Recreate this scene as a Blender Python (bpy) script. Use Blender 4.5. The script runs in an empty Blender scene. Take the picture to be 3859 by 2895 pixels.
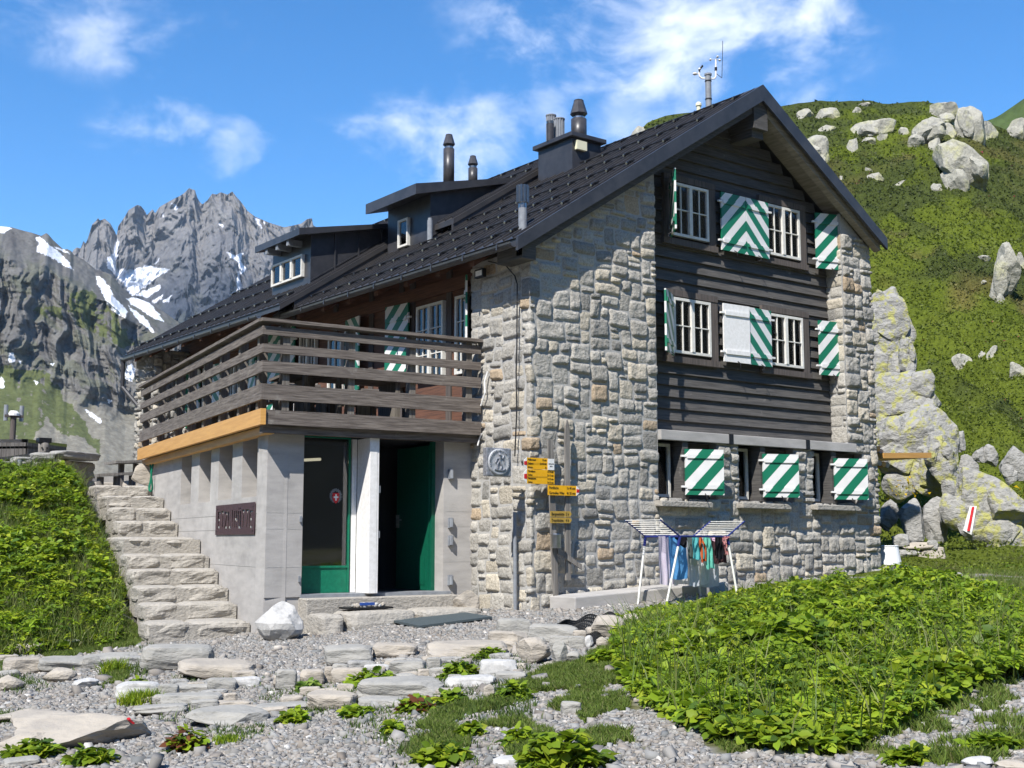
import bpy, bmesh, math, random
import numpy as np
from mathutils import Vector, Matrix, noise
random.seed(7); rng=np.random.default_rng(7)
SC=bpy.context.scene; COL=SC.collection
# ---------------------------------------------------------------- camera
F=4650.; YAW=math.radians(37.2087); PIT=math.radians(7.2105)
CAM=np.array([-10.79,-13.77,0.99])
_f=np.array([math.sin(YAW)*math.cos(PIT),math.cos(YAW)*math.cos(PIT),math.sin(PIT)])
_r=np.array([math.cos(YAW),-math.sin(YAW),0]); _u=np.cross(_r,_f)
cam=bpy.data.cameras.new('camera'); co=bpy.data.objects.new('camera',cam); COL.objects.link(co)
co.location=CAM
co.rotation_euler=Matrix([list(_r),list(_u),list(-_f)]).transposed().to_euler()
cam.sensor_width=36; cam.sensor_fit='HORIZONTAL'; cam.lens=F/3859*36; cam.clip_start=.1; cam.clip_end=20000
SC.camera=co
# ---------------------------------------------------------------- light, sky, exposure
SUN=Vector((-1.8,-1.0,2.42)).normalized()
sl=bpy.data.lights.new('sun','SUN'); sl.energy=4.6; sl.angle=math.radians(.5); sl.color=(1,.96,.9)
so=bpy.data.objects.new('sun',sl); COL.objects.link(so); so.rotation_euler=SUN.to_track_quat('Z','Y').to_euler()
SC.view_settings.view_transform='Standard'; SC.view_settings.look='None'
SC.view_settings.exposure=.76; SC.view_settings.gamma=1
SC.cycles.max_bounces=6; SC.cycles.diffuse_bounces=3; SC.cycles.transparent_max_bounces=12; SC.cycles.volume_bounces=0
SC.cycles.use_denoising=True
W=bpy.data.worlds.new('World'); SC.world=W; W.use_nodes=True
def world():
    nt=W.node_tree; N=nt.nodes; L=nt.links; N.clear()
    out=N.new('ShaderNodeOutputWorld'); bg=N.new('ShaderNodeBackground'); L.new(bg.outputs[0],out.inputs[0])
    sky=N.new('ShaderNodeTexSky'); sky.sky_type='NISHITA'; sky.sun_disc=False
    sky.sun_elevation=math.asin(SUN.z); sky.sun_rotation=math.atan2(SUN.x,SUN.y)
    sky.altitude=2000; sky.air_density=1.0; sky.dust_density=.25; sky.ozone_density=2.5
    tc=N.new('ShaderNodeTexCoord')
    def m(op,a,b=None,c=None):
        n=N.new('ShaderNodeMath'); n.operation=op
        for i,x in enumerate((a,b,c)):
            if x is None: continue
            if isinstance(x,(int,float)): n.inputs[i].default_value=x
            else: L.new(x,n.inputs[i])
        return n.outputs[0]
    sep=N.new('ShaderNodeSeparateXYZ'); L.new(tc.outputs['Generated'],sep.inputs[0])
    az=m('ARCTAN2',sep.outputs[0],sep.outputs[1]); el=m('ARCSINE',sep.outputs[2])
    # noise in direction space, warped
    def nz(scale,det,dist,sx=1,sz=1.6,off=0):
        mp=N.new('ShaderNodeMapping'); mp.inputs['Scale'].default_value=(sx,sx,sz); mp.inputs['Location'].default_value=(off,off*.7,off*.3)
        L.new(tc.outputs['Generated'],mp.inputs[0])
        t=N.new('ShaderNodeTexNoise'); t.inputs['Scale'].default_value=scale; t.inputs['Detail'].default_value=det
        t.inputs['Roughness'].default_value=.58; t.inputs['Distortion'].default_value=dist
        L.new(mp.outputs[0],t.inputs['Vector']); return t.outputs[0]
    n1=nz(9,9,.6); n2=nz(26,6,.4,off=3.1)
    nn=m('ADD',m('MULTIPLY',n1,.7),m('MULTIPLY',n2,.3))
    # clouds: centre pixel, radii (deg az, deg el), tilt, density
    def blob(u,v,ra,re,tilt,dens,thr):
        d=_f+_r*(u-1929.5)/F-_u*(v-1447.5)/F; d/=np.linalg.norm(d)
        a0=math.atan2(d[0],d[1]); e0=math.asin(d[2])
        x=m('MULTIPLY',m('SUBTRACT',az,a0),math.cos(e0)); y=m('SUBTRACT',el,e0)
        ct,st=math.cos(tilt),math.sin(tilt)
        X=m('ADD',m('MULTIPLY',x,ct/ra),m('MULTIPLY',y,st/ra)); Y=m('ADD',m('MULTIPLY',x,-st/re),m('MULTIPLY',y,ct/re))
        r=m('SQRT',m('ADD',m('MULTIPLY',X,X),m('MULTIPLY',Y,Y)))
        k=m('SUBTRACT',1.0,r)
        val=m('ADD',m('MULTIPLY',k,.5),m('MULTIPLY',m('SUBTRACT',nn,.5),2.9))
        mr=N.new('ShaderNodeMapRange'); mr.interpolation_type='SMOOTHSTEP'
        L.new(val,mr.inputs[0]); mr.inputs[1].default_value=thr; mr.inputs[2].default_value=thr+.95; mr.inputs[3].default_value=0; mr.inputs[4].default_value=dens
        edge=N.new('ShaderNodeMapRange'); edge.interpolation_type='SMOOTHSTEP'; L.new(k,edge.inputs[0]); edge.inputs[1].default_value=-.25; edge.inputs[2].default_value=.35
        return m('MULTIPLY',mr.outputs[0],edge.outputs[0])
    B=[(1580,580,.095,.055,.22,.78,-.06),(1830,450,.05,.05,.4,.55,.0),(600,490,.062,.034,.35,.66,.06),(880,520,.05,.045,.6,.5,.16),
       (2500,90,.165,.07,-.10,.85,-.12),(2500,270,.12,.045,-.25,.5,.0),(2330,470,.09,.045,.3,.4,.02),(2080,440,.03,.05,.5,.4,.0),
       (280,40,.12,.045,-.2,.5,.0),(3060,350,.028,.012,.5,.5,-.05),(680,60,.05,.03,.3,.4,.02)]
    tot=None
    for b in B:
        o=blob(*b); tot=o if tot is None else m('MAXIMUM',tot,o)
    # high thin veil
    hs=N.new('ShaderNodeHueSaturation'); hs.inputs['Saturation'].default_value=1.32; hs.inputs['Value'].default_value=.93; L.new(sky.outputs[0],hs.inputs['Color'])
    mix=N.new('ShaderNodeMix'); mix.data_type='RGBA'
    pw=m('MULTIPLY',tot,.92); L.new(pw,mix.inputs['Factor']); L.new(hs.outputs[0],mix.inputs['A']); mix.inputs['B'].default_value=(CLOUD,CLOUD*1.03,CLOUD*1.1,1)
    L.new(mix.outputs['Result'],bg.inputs[0]); bg.inputs[1].default_value=SKY
SKY=.148; CLOUD=6.2; HAZE=.0001
world()
# ---------------------------------------------------------------- pixel rays (to measure real planes)
def ray(u,v):
    d=_f+_r*(u-1929.5)/F-_u*(v-1447.5)/F; return d/np.linalg.norm(d)
def pl(u,v,n,d):
    r=ray(u,v); n=np.array(n,float); return CAM+r*((d-n@CAM)/(n@r))
def onX(u,v,x): return pl(u,v,(1,0,0),x)
def onY(u,v,y): return pl(u,v,(0,1,0),y)
def proj(P):
    d=np.asarray(P,float)-CAM; z=d@_f; return 1929.5+F*(d@_r)/z,1447.5-F*(d@_u)/z,z
# ---------------------------------------------------------------- vector noise
_perm=np.random.default_rng(3).permutation(512)
def _h(i,j): return _perm[(_perm[i&511]+j)&511]
def pn(x,y):
    x=np.asarray(x,float);y=np.asarray(y,float)
    i=np.floor(x).astype(int);j=np.floor(y).astype(int);fx=x-i;fy=y-j
    u=fx*fx*fx*(fx*(fx*6-15)+10);v=fy*fy*fy*(fy*(fy*6-15)+10)
    def g(a,b,dx,dy):
        t=_h(a,b)*(2*np.pi/512); return np.cos(t)*dx+np.sin(t)*dy
    n=(g(i,j,fx,fy)*(1-u)+g(i+1,j,fx-1,fy)*u)*(1-v)+(g(i,j+1,fx,fy-1)*(1-u)+g(i+1,j+1,fx-1,fy-1)*u)*v
    return n*1.5
def fbm(x,y,o=5,g=.5):
    s=0;a=1;t=0
    for k in range(o): s=s+a*pn(x*2**k+k*17.3,y*2**k+k*9.1);t+=a;a*=g
    return s/t
def rid(x,y,o=4,g=.55):
    s=0;a=1;t=0
    for k in range(o): s=s+a*(1-2*np.abs(pn(x*2**k+k*7.7,y*2**k+k*3.9)));t+=a;a*=g
    return s/t
def sstep(a,b,x): t=np.clip((x-a)/(b-a),0,1); return t*t*(3-2*t)
# ---------------------------------------------------------------- materials
MATS={}
def mat(name,c,c2=None,rough=.85,scale=(4,4,4),nscale=1.0,detail=6,mixlo=.35,mixhi=.65,bump=0,bscale=None,bdist=.02,attr=None,spec=.3,metal=0,coat=0,extra=None,trans=0,spots=None):
    m=bpy.data.materials.new(name); m.use_nodes=True; nt=m.node_tree; N=nt.nodes; L=nt.links
    p=N['Principled BSDF']; p.inputs['Roughness'].default_value=rough; p.inputs['Specular IOR Level'].default_value=spec; p.inputs['Metallic'].default_value=metal
    if coat: p.inputs['Coat Weight'].default_value=coat
    tc=N.new('ShaderNodeTexCoord')
    def nz(sc,ns,det,rg=.6):
        mp=N.new('ShaderNodeMapping'); mp.inputs['Scale'].default_value=sc; L.new(tc.outputs['Object'],mp.inputs[0])
        t=N.new('ShaderNodeTexNoise'); t.inputs['Scale'].default_value=ns; t.inputs['Detail'].default_value=det; t.inputs['Roughness'].default_value=rg
        L.new(mp.outputs[0],t.inputs['Vector']); return t.outputs[0]
    col=None
    def rgb(c):
        n=N.new('ShaderNodeRGB'); n.outputs[0].default_value=(*c,1); return n.outputs[0]
    base=rgb(c)
    if attr:
        a=N.new('ShaderNodeAttribute'); a.attribute_name=attr; base=a.outputs['Color']
    if c2 is not None:
        mr=N.new('ShaderNodeMapRange'); L.new(nz(scale,nscale,detail),mr.inputs[0]); mr.inputs[1].default_value=mixlo; mr.inputs[2].default_value=mixhi
        mx=N.new('ShaderNodeMix'); mx.data_type='RGBA'; L.new(mr.outputs[0],mx.inputs['Factor']); L.new(base,mx.inputs['A'])
        if attr:
            mm=N.new('ShaderNodeMix'); mm.data_type='RGBA'; mm.blend_type='MULTIPLY'; mm.inputs['Factor'].default_value=1; L.new(base,mm.inputs['A']); mm.inputs['B'].default_value=(*c2,1)
            L.new(mm.outputs['Result'],mx.inputs['B'])
        else: L.new(rgb(c2),mx.inputs['B'])
        base=mx.outputs['Result']
    if spots: # (colour, scale, lo, hi)
        for (sc_c,sns,lo,hi) in spots:
            mr=N.new('ShaderNodeMapRange'); L.new(nz((1,1,1),sns,5,.65),mr.inputs[0]); mr.inputs[1].default_value=lo; mr.inputs[2].default_value=hi
            mx=N.new('ShaderNodeMix'); mx.data_type='RGBA'; L.new(mr.outputs[0],mx.inputs['Factor']); L.new(base,mx.inputs['A']); mx.inputs['B'].default_value=(*sc_c,1); base=mx.outputs['Result']
    L.new(base,p.inputs['Base Color'])
    if bump:
        b=N.new('ShaderNodeBump'); b.inputs['Strength'].default_value=bump; b.inputs['Distance'].default_value=bdist
        L.new(nz(bscale or scale,1 if bscale else nscale,8),b.inputs['Height']); L.new(b.outputs[0],p.inputs['Normal'])
    if trans:
        t=N.new('ShaderNodeBsdfTranslucent'); L.new(base,t.inputs[0]); ms=N.new('ShaderNodeMixShader'); ms.inputs[0].default_value=trans
        L.new(p.outputs[0],ms.inputs[1]); L.new(t.outputs[0],ms.inputs[2]); L.new(ms.outputs[0],N['Material Output'].inputs[0])
    MATS[name]=m; return m
H=(1.2,1.2,22)  # grain of lying boards
V_=(22,22,1.2)  # grain of standing boards
mat('stone',(.3,.3,.3),(.62,.61,.59),rough=.95,nscale=9,attr='Col',bump=.9,bscale=(22,22,22),bdist=.03,spec=.15,mixlo=.42,mixhi=.7)
mat('mortar',(.42,.41,.385),(.34,.33,.31),nscale=5,bump=.6,bscale=(40,40,40),bdist=.01,rough=.95)
mat('siding',(.055,.052,.05),(.105,.098,.09),scale=H,nscale=2.2,bump=.5,bdist=.01,rough=.8,spots=[((.2,.185,.165),5,.66,.74)])
mat('soffit',(.30,.27,.22),(.2,.175,.14),scale=H,nscale=2,rough=.85)
mat('timber',(.17,.08,.05),(.085,.045,.032),scale=H,nscale=1.8,bump=.4,bdist=.01,rough=.75)
mat('timber_post',(.13,.108,.095),(.07,.06,.054),scale=V_,nscale=1.6,bump=.4,bdist=.01)
mat('rail',(.20,.172,.148),(.085,.07,.06),scale=(1.6,1.6,24),nscale=1.7,bump=.6,bdist=.012,rough=.85,spots=[((.26,.24,.21),4,.62,.75)])
mat('rail_post',(.22,.2,.17),(.11,.095,.08),scale=V_,nscale=1.6,bump=.4,bdist=.01)
mat('new_wood',(.62,.34,.1),(.52,.27,.075),scale=H,nscale=1.4,rough=.55,bump=.15,bdist=.005)
mat('concrete',(.43,.41,.385),(.34,.325,.305),scale=(1,1,4),nscale=2.2,bump=.35,bscale=(30,30,60),bdist=.006,rough=.9,spots=[((.27,.26,.245),1.7,.56,.8),((.5,.48,.45),.9,.55,.8)])
mat('slot_shade',(.26,.25,.24),(.2,.195,.19),nscale=3,rough=.9)  # concrete darkened so the colour carries the shade of the recesses
mat('roof',(.034,.033,.035),(.052,.048,.047),scale=(2,2,2),nscale=1.5,rough=.42,spec=.5,bump=.08,bdist=.01)
mat('metal_dark',(.03,.031,.036),(.05,.05,.055),nscale=1.2,rough=.38,spec=.5,bump=.05,bdist=.02)
mat('flue',(.055,.052,.055),(.035,.034,.036),nscale=3,rough=.4,spec=.5)
mat('steel',(.55,.55,.55),(.42,.42,.42),nscale=3,rough=.28,metal=1)
mat('zinc',(.25,.27,.29),(.19,.2,.22),nscale=3,rough=.5,spec=.4)
mat('cream',(.72,.7,.5),rough=.6)
mat('white',(.8,.79,.77),(.7,.69,.66),nscale=5,rough=.55)
mat('frame',(.74,.72,.66),(.62,.6,.54),nscale=6,rough=.5)
mat('green',(.008,.17,.092),(.006,.13,.072),nscale=5,rough=.4)
mat('green_door_shade',(.005,.105,.058),(.004,.085,.048),nscale=5,rough=.4)  # darker copy of the green, with the porch shade painted into it
mat('curtain',(.72,.73,.75),(.5,.52,.56),scale=(30,30,2),nscale=1,rough=.9,trans=.2)
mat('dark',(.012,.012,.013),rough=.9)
mat('interior',(.025,.025,.027),rough=.9)  # near-black colour stands in for the unlit inside of the porch
mat('rust',(.075,.042,.045),(.05,.03,.033),nscale=4,rough=.65)
mat('iron',(.03,.03,.033),rough=.5,metal=.6)
mat('yellow',(.8,.42,.012),(.74,.37,.01),nscale=4,rough=.45)
mat('ochre',(.42,.27,.05),rough=.5)
mat('black',(.012,.012,.012),rough=.6)
mat('red',(.55,.02,.025),rough=.5)
mat('lead',(.42,.43,.45),(.2,.2,.22),nscale=7,rough=.45,metal=.5,bump=.6,bscale=(35,35,35),bdist=.01)
mat('plaque',(.44,.45,.46),(.3,.31,.32),nscale=9,rough=.5,spec=.4,bump=.5,bscale=(40,40,40),bdist=.006)
mat('old_wood',(.26,.24,.215),(.13,.118,.105),scale=V_,nscale=1.5,bump=.5,bdist=.008)
mat('rock',(.27,.265,.25),(.37,.36,.335),nscale=3.5,detail=10,bump=.9,bscale=(9,9,14),bdist=.06,rough=.95,spec=.15,spots=[((.2,.195,.19),5,.6,.75)])
mat('rock_white',(.50,.49,.465),(.38,.372,.355),nscale=4,bump=.7,bscale=(9,9,9),bdist=.03,rough=.9)
mat('rock_tan',(.42,.375,.31),(.31,.28,.24),scale=(1,1,4),nscale=3,bump=.9,bscale=(8,8,18),bdist=.03,rough=.95,spec=.15,spots=[((.3,.28,.25),6,.6,.72),((.46,.43,.38),3,.62,.8)])
mat('rock_grey',(.35,.335,.30),(.25,.245,.225),scale=(1,1,5),nscale=3,bump=.9,bscale=(8,8,22),bdist=.03,rough=.95,spec=.15,spots=[((.42,.41,.38),4,.6,.75)])
mat('rock_lichen',(.27,.265,.25),(.36,.35,.32),nscale=2.5,detail=10,bump=1,bscale=(5,5,7),bdist=.1,rough=.95,spec=.15,spots=[((.37,.36,.13),4.5,.50,.6),((.2,.195,.185),2.8,.6,.7)])
mat('rock_hill',(.30,.29,.25),(.41,.395,.33),nscale=.9,detail=10,bump=1,bscale=(2,2,1.4),bdist=.25,rough=.95,spec=.15,spots=[((.42,.41,.2),.7,.48,.66),((.24,.235,.22),1.5,.58,.68)])
mat('step',(.40,.37,.32),(.31,.29,.255),nscale=4,bump=.9,bscale=(18,18,26),bdist=.03,rough=.95,spots=[((.33,.31,.28),3,.58,.7)])
mat('rack_white',(.8,.78,.72),rough=.4)
mat('rack_blue',(.02,.03,.16),rough=.4)
mat('rubber',(.07,.09,.095),(.05,.065,.07),nscale=20,rough=.8,bump=.4,bscale=(60,60,60),bdist=.01)
mat('leaf',(.075,.17,.018),attr='Col',rough=.5,spec=.3,trans=.42)
mat('grass',(.08,.16,.02),attr='Col',rough=.6,spec=.25,trans=.4)
mat('pebble',(.3,.3,.3),attr='Col',rough=.95,spec=.2)
mat('terr',(.3,.3,.3),(.72,.7,.68),attr='Col',rough=1,spec=.05,nscale=.16,detail=12,bump=.7,bscale=(.12,.12,.12),bdist=2.0)
mat('terr_far',(.3,.3,.3),(.66,.66,.68),attr='Col',rough=1,spec=.05,nscale=.04,detail=12,bump=.6,bscale=(.035,.035,.035),bdist=8)
mat('bucket',(.72,.73,.74),rough=.45)
def stripe_mat(name='stripe'):
    m=bpy.data.materials.new(name); m.use_nodes=True; nt=m.node_tree; N=nt.nodes; L=nt.links; p=N['Principled BSDF']; p.inputs['Roughness'].default_value=.42
    uv=N.new('ShaderNodeUVMap'); s=N.new('ShaderNodeSeparateXYZ'); L.new(uv.outputs[0],s.inputs[0])
    def mm(op,a,b):
        n=N.new('ShaderNodeMath'); n.operation=op
        for i,x in enumerate((a,b)):
            if isinstance(x,(int,float)): n.inputs[i].default_value=x
            else: L.new(x,n.inputs[i])
        return n.outputs[0]
    fr=mm('FRACT',mm('ADD',s.outputs[0],s.outputs[1]),0); g=mm('GREATER_THAN',fr,.5)
    tc=N.new('ShaderNodeTexCoord'); nz=N.new('ShaderNodeTexNoise'); nz.inputs['Scale'].default_value=7; nz.inputs['Detail'].default_value=5; L.new(tc.outputs['Object'],nz.inputs[0])
    mx=N.new('ShaderNodeMix'); mx.data_type='RGBA'; L.new(g,mx.inputs['Factor']); mx.inputs['A'].default_value=(.01,.18,.098,1); mx.inputs['B'].default_value=(.8,.79,.77,1)
    m2=N.new('ShaderNodeMix'); m2.data_type='RGBA'; m2.blend_type='MULTIPLY'; L.new(mm('MULTIPLY',nz.outputs[0],.75),m2.inputs['Factor']); L.new(mx.outputs['Result'],m2.inputs['A']); m2.inputs['B'].default_value=(.72,.72,.7,1)
    L.new(m2.outputs['Result'],p.inputs['Base Color']); MATS[name]=m
stripe_mat()
def glass_mat(name='glass',tint=.75):
    m=bpy.data.materials.new(name); m.use_nodes=True; nt=m.node_tree; N=nt.nodes; L=nt.links; N.remove(N['Principled BSDF'])
    t=N.new('ShaderNodeBsdfTransparent'); t.inputs[0].default_value=(tint,tint,tint*1.03,1); g=N.new('ShaderNodeBsdfGlossy'); g.inputs['Roughness'].default_value=.03; g.inputs[0].default_value=(1,1,1,1)
    fr=N.new('ShaderNodeFresnel'); fr.inputs[0].default_value=1.5; ad=N.new('ShaderNodeMath'); ad.operation='ADD'; ad.inputs[1].default_value=.03; L.new(fr.outputs[0],ad.inputs[0])
    mx=N.new('ShaderNodeMixShader'); L.new(ad.outputs[0],mx.inputs[0]); L.new(t.outputs[0],mx.inputs[1]); L.new(g.outputs[0],mx.inputs[2]); L.new(mx.outputs[0],N['Material Output'].inputs[0]); MATS[name]=m
glass_mat()
def cloth_mat(name,c,c2=None,sc=30):
    return mat(name,c,c2 or tuple(x*.75 for x in c),nscale=sc,detail=2,rough=.9,spec=.1,trans=.45)
# ---------------------------------------------------------------- objects
OFF={}
def link(o,parent=None):
    COL.objects.link(o)
    if parent is not None: o.parent=parent
    return o
def thing(name,label,cat,loc=(0,0,0),group=None):
    o=bpy.data.objects.new(name,None); link(o); o.location=loc; o.empty_display_size=.2; OFF[o.name]=Vector(loc)
    o['label']=label; o['category']=cat
    if group: o['group']=group
    return o
def tag(o,label,cat,group=None,kind=None):
    if label: o['label']=label
    if cat: o['category']=cat
    if group: o['group']=group
    if kind: o['kind']=kind
    return o
class MB:
    def __init__(s): s.v=[]; s.f=[]; s.uv=[]; s.mi=[]
    def add(s,vs,fs,uvs=None):
        s.mi+=[getattr(s,'cur',0)]*len(fs); b=len(s.v); s.v+=[tuple(map(float,x)) for x in vs]; s.f+=[tuple(b+i for i in f) for f in fs]
        s.uv+=list(uvs) if uvs else [(0,0)]*len(vs)
    def obox(s,p,a,b,c):
        p,a,b,c=(np.array(x,float) for x in (p,a,b,c))
        if np.dot(np.cross(a,b),c)<0: a,b=b,a
        s.add([p,p+a,p+a+b,p+b,p+c,p+a+c,p+a+b+c,p+b+c],[(0,3,2,1),(4,5,6,7),(0,1,5,4),(1,2,6,5),(2,3,7,6),(3,0,4,7)])
    def box(s,x0,x1,y0,y1,z0,z1): s.obox((x0,y0,z0),(x1-x0,0,0),(0,y1-y0,0),(0,0,z1-z0))
    def prism(s,poly,vec):
        poly=[np.array(p,float) for p in poly]; vec=np.array(vec,float); n=len(poly)
        nr=sum(np.cross(poly[i],poly[(i+1)%n]) for i in range(n))
        if nr@vec<0: poly=poly[::-1]
        s.add(poly+[p+vec for p in poly],[tuple(range(n))[::-1],tuple(range(n,2*n))]+[(i,(i+1)%n,n+(i+1)%n,n+i) for i in range(n)])
    def tube(s,pts,r,n=8,cap=True):
        pts=[Vector(p) for p in pts]; rs=r if isinstance(r,(list,tuple)) else [r]*len(pts); rings=[]
        ref=None
        for i,p in enumerate(pts):
            t=(pts[min(i+1,len(pts)-1)]-pts[max(i-1,0)]).normalized()
            if ref is None: ref=t.orthogonal().normalized()
            a=(ref-t*ref.dot(t)).normalized(); b=t.cross(a); ref=a
            rings.append([p+(a*math.cos(2*math.pi*k/n)+b*math.sin(2*math.pi*k/n))*rs[i] for k in range(n)])
        fs=[]
        for i in range(len(pts)-1):
            for k in range(n): fs.append((i*n+k,i*n+(k+1)%n,(i+1)*n+(k+1)%n,(i+1)*n+k))
        if cap: fs+=[tuple(range(n))[::-1],tuple(range((len(pts)-1)*n,len(pts)*n))]
        s.add([q for r_ in rings for q in r_],fs)
    def cyl(s,p0,p1,r,n=16,r2=None): s.tube([p0,p1],[r,r if r2 is None else r2],n)
    def lathe(s,c,prof,n=16):  # prof: (r,z)
        c=np.array(c,float); vs=[];fs=[]
        for r,z in prof:
            for k in range(n): vs.append(c+[r*math.cos(2*math.pi*k/n),r*math.sin(2*math.pi*k/n),z])
        for i in range(len(prof)-1):
            for k in range(n): fs.append((i*n+k,i*n+(k+1)%n,(i+1)*n+(k+1)%n,(i+1)*n+k))
        fs+=[tuple(range(n))[::-1],tuple(range((len(prof)-1)*n,len(prof)*n))]
        s.add(vs,fs)
    def out(s,name,m,parent=None,label=None,smooth=False,uv=False,loc=None,bevel=0):
        off=Vector((0,0,0))
        q=parent
        while q is not None: off+=q.location; q=q.parent
        if loc is not None: off=off+Vector(loc)
        me=bpy.data.meshes.new(name); me.from_pydata([(a-off.x,b-off.y,c-off.z) for a,b,c in s.v],[],s.f)
        if uv:
            l=me.uv_layers.new(name='UVMap'); idx=np.empty(len(me.loops),int); me.loops.foreach_get('vertex_index',idx)
            l.data.foreach_set('uv',np.array(s.uv)[idx].astype('f').ravel())
        for q in (m if isinstance(m,(list,tuple)) else [m]): me.materials.append(MATS[q] if isinstance(q,str) else q)
        if isinstance(m,(list,tuple)): me.polygons.foreach_set('material_index',s.mi)
        if smooth: me.polygons.foreach_set('use_smooth',[True]*len(me.polygons))
        o=bpy.data.objects.new(name,me); link(o,parent)
        if loc is not None: o.location=loc
        if label: o['label']=label
        if bevel:
            b=o.modifiers.new('bevel','BEVEL'); b.width=bevel; b.segments=2; b.limit_method='ANGLE'
        return o
def npmesh(name,V,Fc,m,col=None,parent=None,smooth=False,off=(0,0,0),domain='POINT'):
    """V (n,3), Fc (k,3|4) numpy arrays"""
    me=bpy.data.meshes.new(name); V=np.asarray(V,'f')-np.asarray(off,'f'); n,k=Fc.shape
    me.vertices.add(len(V)); me.vertices.foreach_set('co',V.ravel())
    me.loops.add(n*k); me.loops.foreach_set('vertex_index',Fc.astype('i').ravel())
    me.polygons.add(n); me.polygons.foreach_set('loop_start',np.arange(0,n*k,k,dtype='i')); me.polygons.foreach_set('loop_total',np.full(n,k,'i'))
    if smooth: me.polygons.foreach_set('use_smooth',np.ones(n,bool))
    me.update(calc_edges=True); me.validate()
    if col is not None:
        a=me.color_attributes.new('Col','FLOAT_COLOR','POINT'); c=np.ones((len(V),4),'f'); c[:,:3]=col; a.data.foreach_set('color',c.ravel())
    me.materials.append(MATS[m] if isinstance(m,str) else m)
    o=bpy.data.objects.new(name,me); o.location=off; link(o,parent); return o
def inpoly(x,y,P):
    x=np.asarray(x);y=np.asarray(y);r=np.zeros(x.shape,bool); n=len(P)
    for i in range(n):
        x1,y1=P[i];x2,y2=P[(i+1)%n]
        if y1==y2: continue
        c=((y1>y)!=(y2>y))&(x<(x2-x1)*(y-y1)/(y2-y1)+x1); r^=c
    return r
def text(name,s,m,parent,origin,ax,up,size,align='LEFT',ext=.001,sx=1.0):
    cu=bpy.data.curves.new(name,'FONT'); cu.body=s; cu.size=size; cu.align_x=align; cu.extrude=ext; cu.resolution_u=2
    cu.materials.append(MATS[m]); o=bpy.data.objects.new(name,cu); link(o,parent)
    ax=Vector(ax).normalized(); up=Vector(up).normalized(); nz=ax.cross(up)
    off=Vector((0,0,0)); q=parent
    while q is not None: off+=q.location; q=q.parent
    M=Matrix([[ax.x*sx,up.x,nz.x,0],[ax.y*sx,up.y,nz.y,0],[ax.z*sx,up.z,nz.z,0],[0,0,0,1]])
    M.translation=Vector(origin)-off
    me=bpy.data.meshes.new_from_object(o); o2=bpy.data.objects.new(name,me); bpy.data.objects.remove(o); link(o2,parent); o2.matrix_local=M; return o2
# ================================================================ TERRAIN
def zp(x,y):
    x=np.asarray(x,float);y=np.asarray(y,float)
    xx=np.where(x>5,5+(x-5)*.3,np.where(x<-9,-9+(x+9)*.4,x))
    z=.0784*xx-.0143*np.clip(y,-25,6)-.0014
    z=np.where(x>3,.235+(np.minimum(x,9)-3)*.034+np.clip(x-9,0,99)*.03-.0143*np.clip(y,-25,6)-.0014,z)
    return z-.036*np.clip(-y,0,9)*sstep(-1,3,x)
def stair_x(y): return -3.25+.167*(y-1.7)
def gz(x,y,bumps=True):
    x=np.asarray(x,float);y=np.asarray(y,float)
    z=zp(x,y)
    d=stair_x(y)-x
    ramp=np.clip((y-3.0-.10*np.clip(-x-5,0,10))*.40,0,2.62)
    ramp=np.where(y>16,2.62-(y-16)*.35,ramp); ramp=np.maximum(ramp,-9)
    w=sstep(.9,1.7,d)
    under=np.clip((y-2.9)*.30,0,2.3)-.30
    under=np.where(y>9.0,1.99,under)
    rz=np.where(y>1.5,np.where(d>-.3,np.maximum(under,0)*sstep(-.3,.1,d)*(1-w)+ramp*w,0),0)
    rz=np.where((y>15.2)&(d<=1.2),np.maximum(ramp,-9),rz)
    z=z+rz
    # ground falls to the valley behind
    z=z-np.clip(y-20,0,30)*.25*sstep(4,-6,x)
    if bumps: z=z+.035*fbm(x*.9+3,y*.9,3)+.05*fbm(x*.25,y*.25+5,2)
    return z
def gpt(u,v,zoff=0,tmax=80):
    r=ray(u,v); t=np.linspace(3,tmax,2400); P=CAM+r*t[:,None]
    b=P[:,2]<gz(P[:,0],P[:,1])+zoff
    k=int(np.argmax(b)) if b.any() else len(t)-1
    return P[k]
GRASS_PX=[[(1520,2895),(1575,2740),(1640,2690),(1760,2660),(1900,2580),(2020,2540),(2200,2480),(2340,2400),(2400,2895)],
          [(0,2540),(0,2380),(520,2330),(560,2420),(250,2480)],[(2350,2520),(3859,2400),(3859,2895),(3350,2895),(3300,2830),(2750,2850)],[(420,2540),(470,2500),(500,2530),(460,2580),(380,2600)]]
GRAV_PX=[[(1790,2895),(1740,2850),(1720,2740),(1830,2730),(1960,2780),(2000,2895)],[(1930,2730),(1980,2690),(2150,2700),(2230,2760),(2150,2790)],[(2560,2895),(2600,2860),(3400,2850),(3420,2895)]]
GRASS_XY=[[tuple(gpt(*p)[:2]) for p in P] for P in GRASS_PX]
GRAV_XY=[[tuple(gpt(*p)[:2]) for p in P] for P in GRAV_PX]
DOCK_PX=[(2330,2530),(2380,2640),(2560,2740),(2700,2800),(2900,2850),(3150,2850),(3330,2800),(3480,2720),(3620,2640),(3950,2560)]
DOCK_XY=[tuple(gpt(*p)[:2]) for p in DOCK_PX]+[(2.6,-7.2),(4.9,-4.6),(5.0,-2.6),(4.3,-1.1),(3.2,-1.0),(1.4,-1.35),(.55,-1.6),(-.6,-2.4)]
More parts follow.
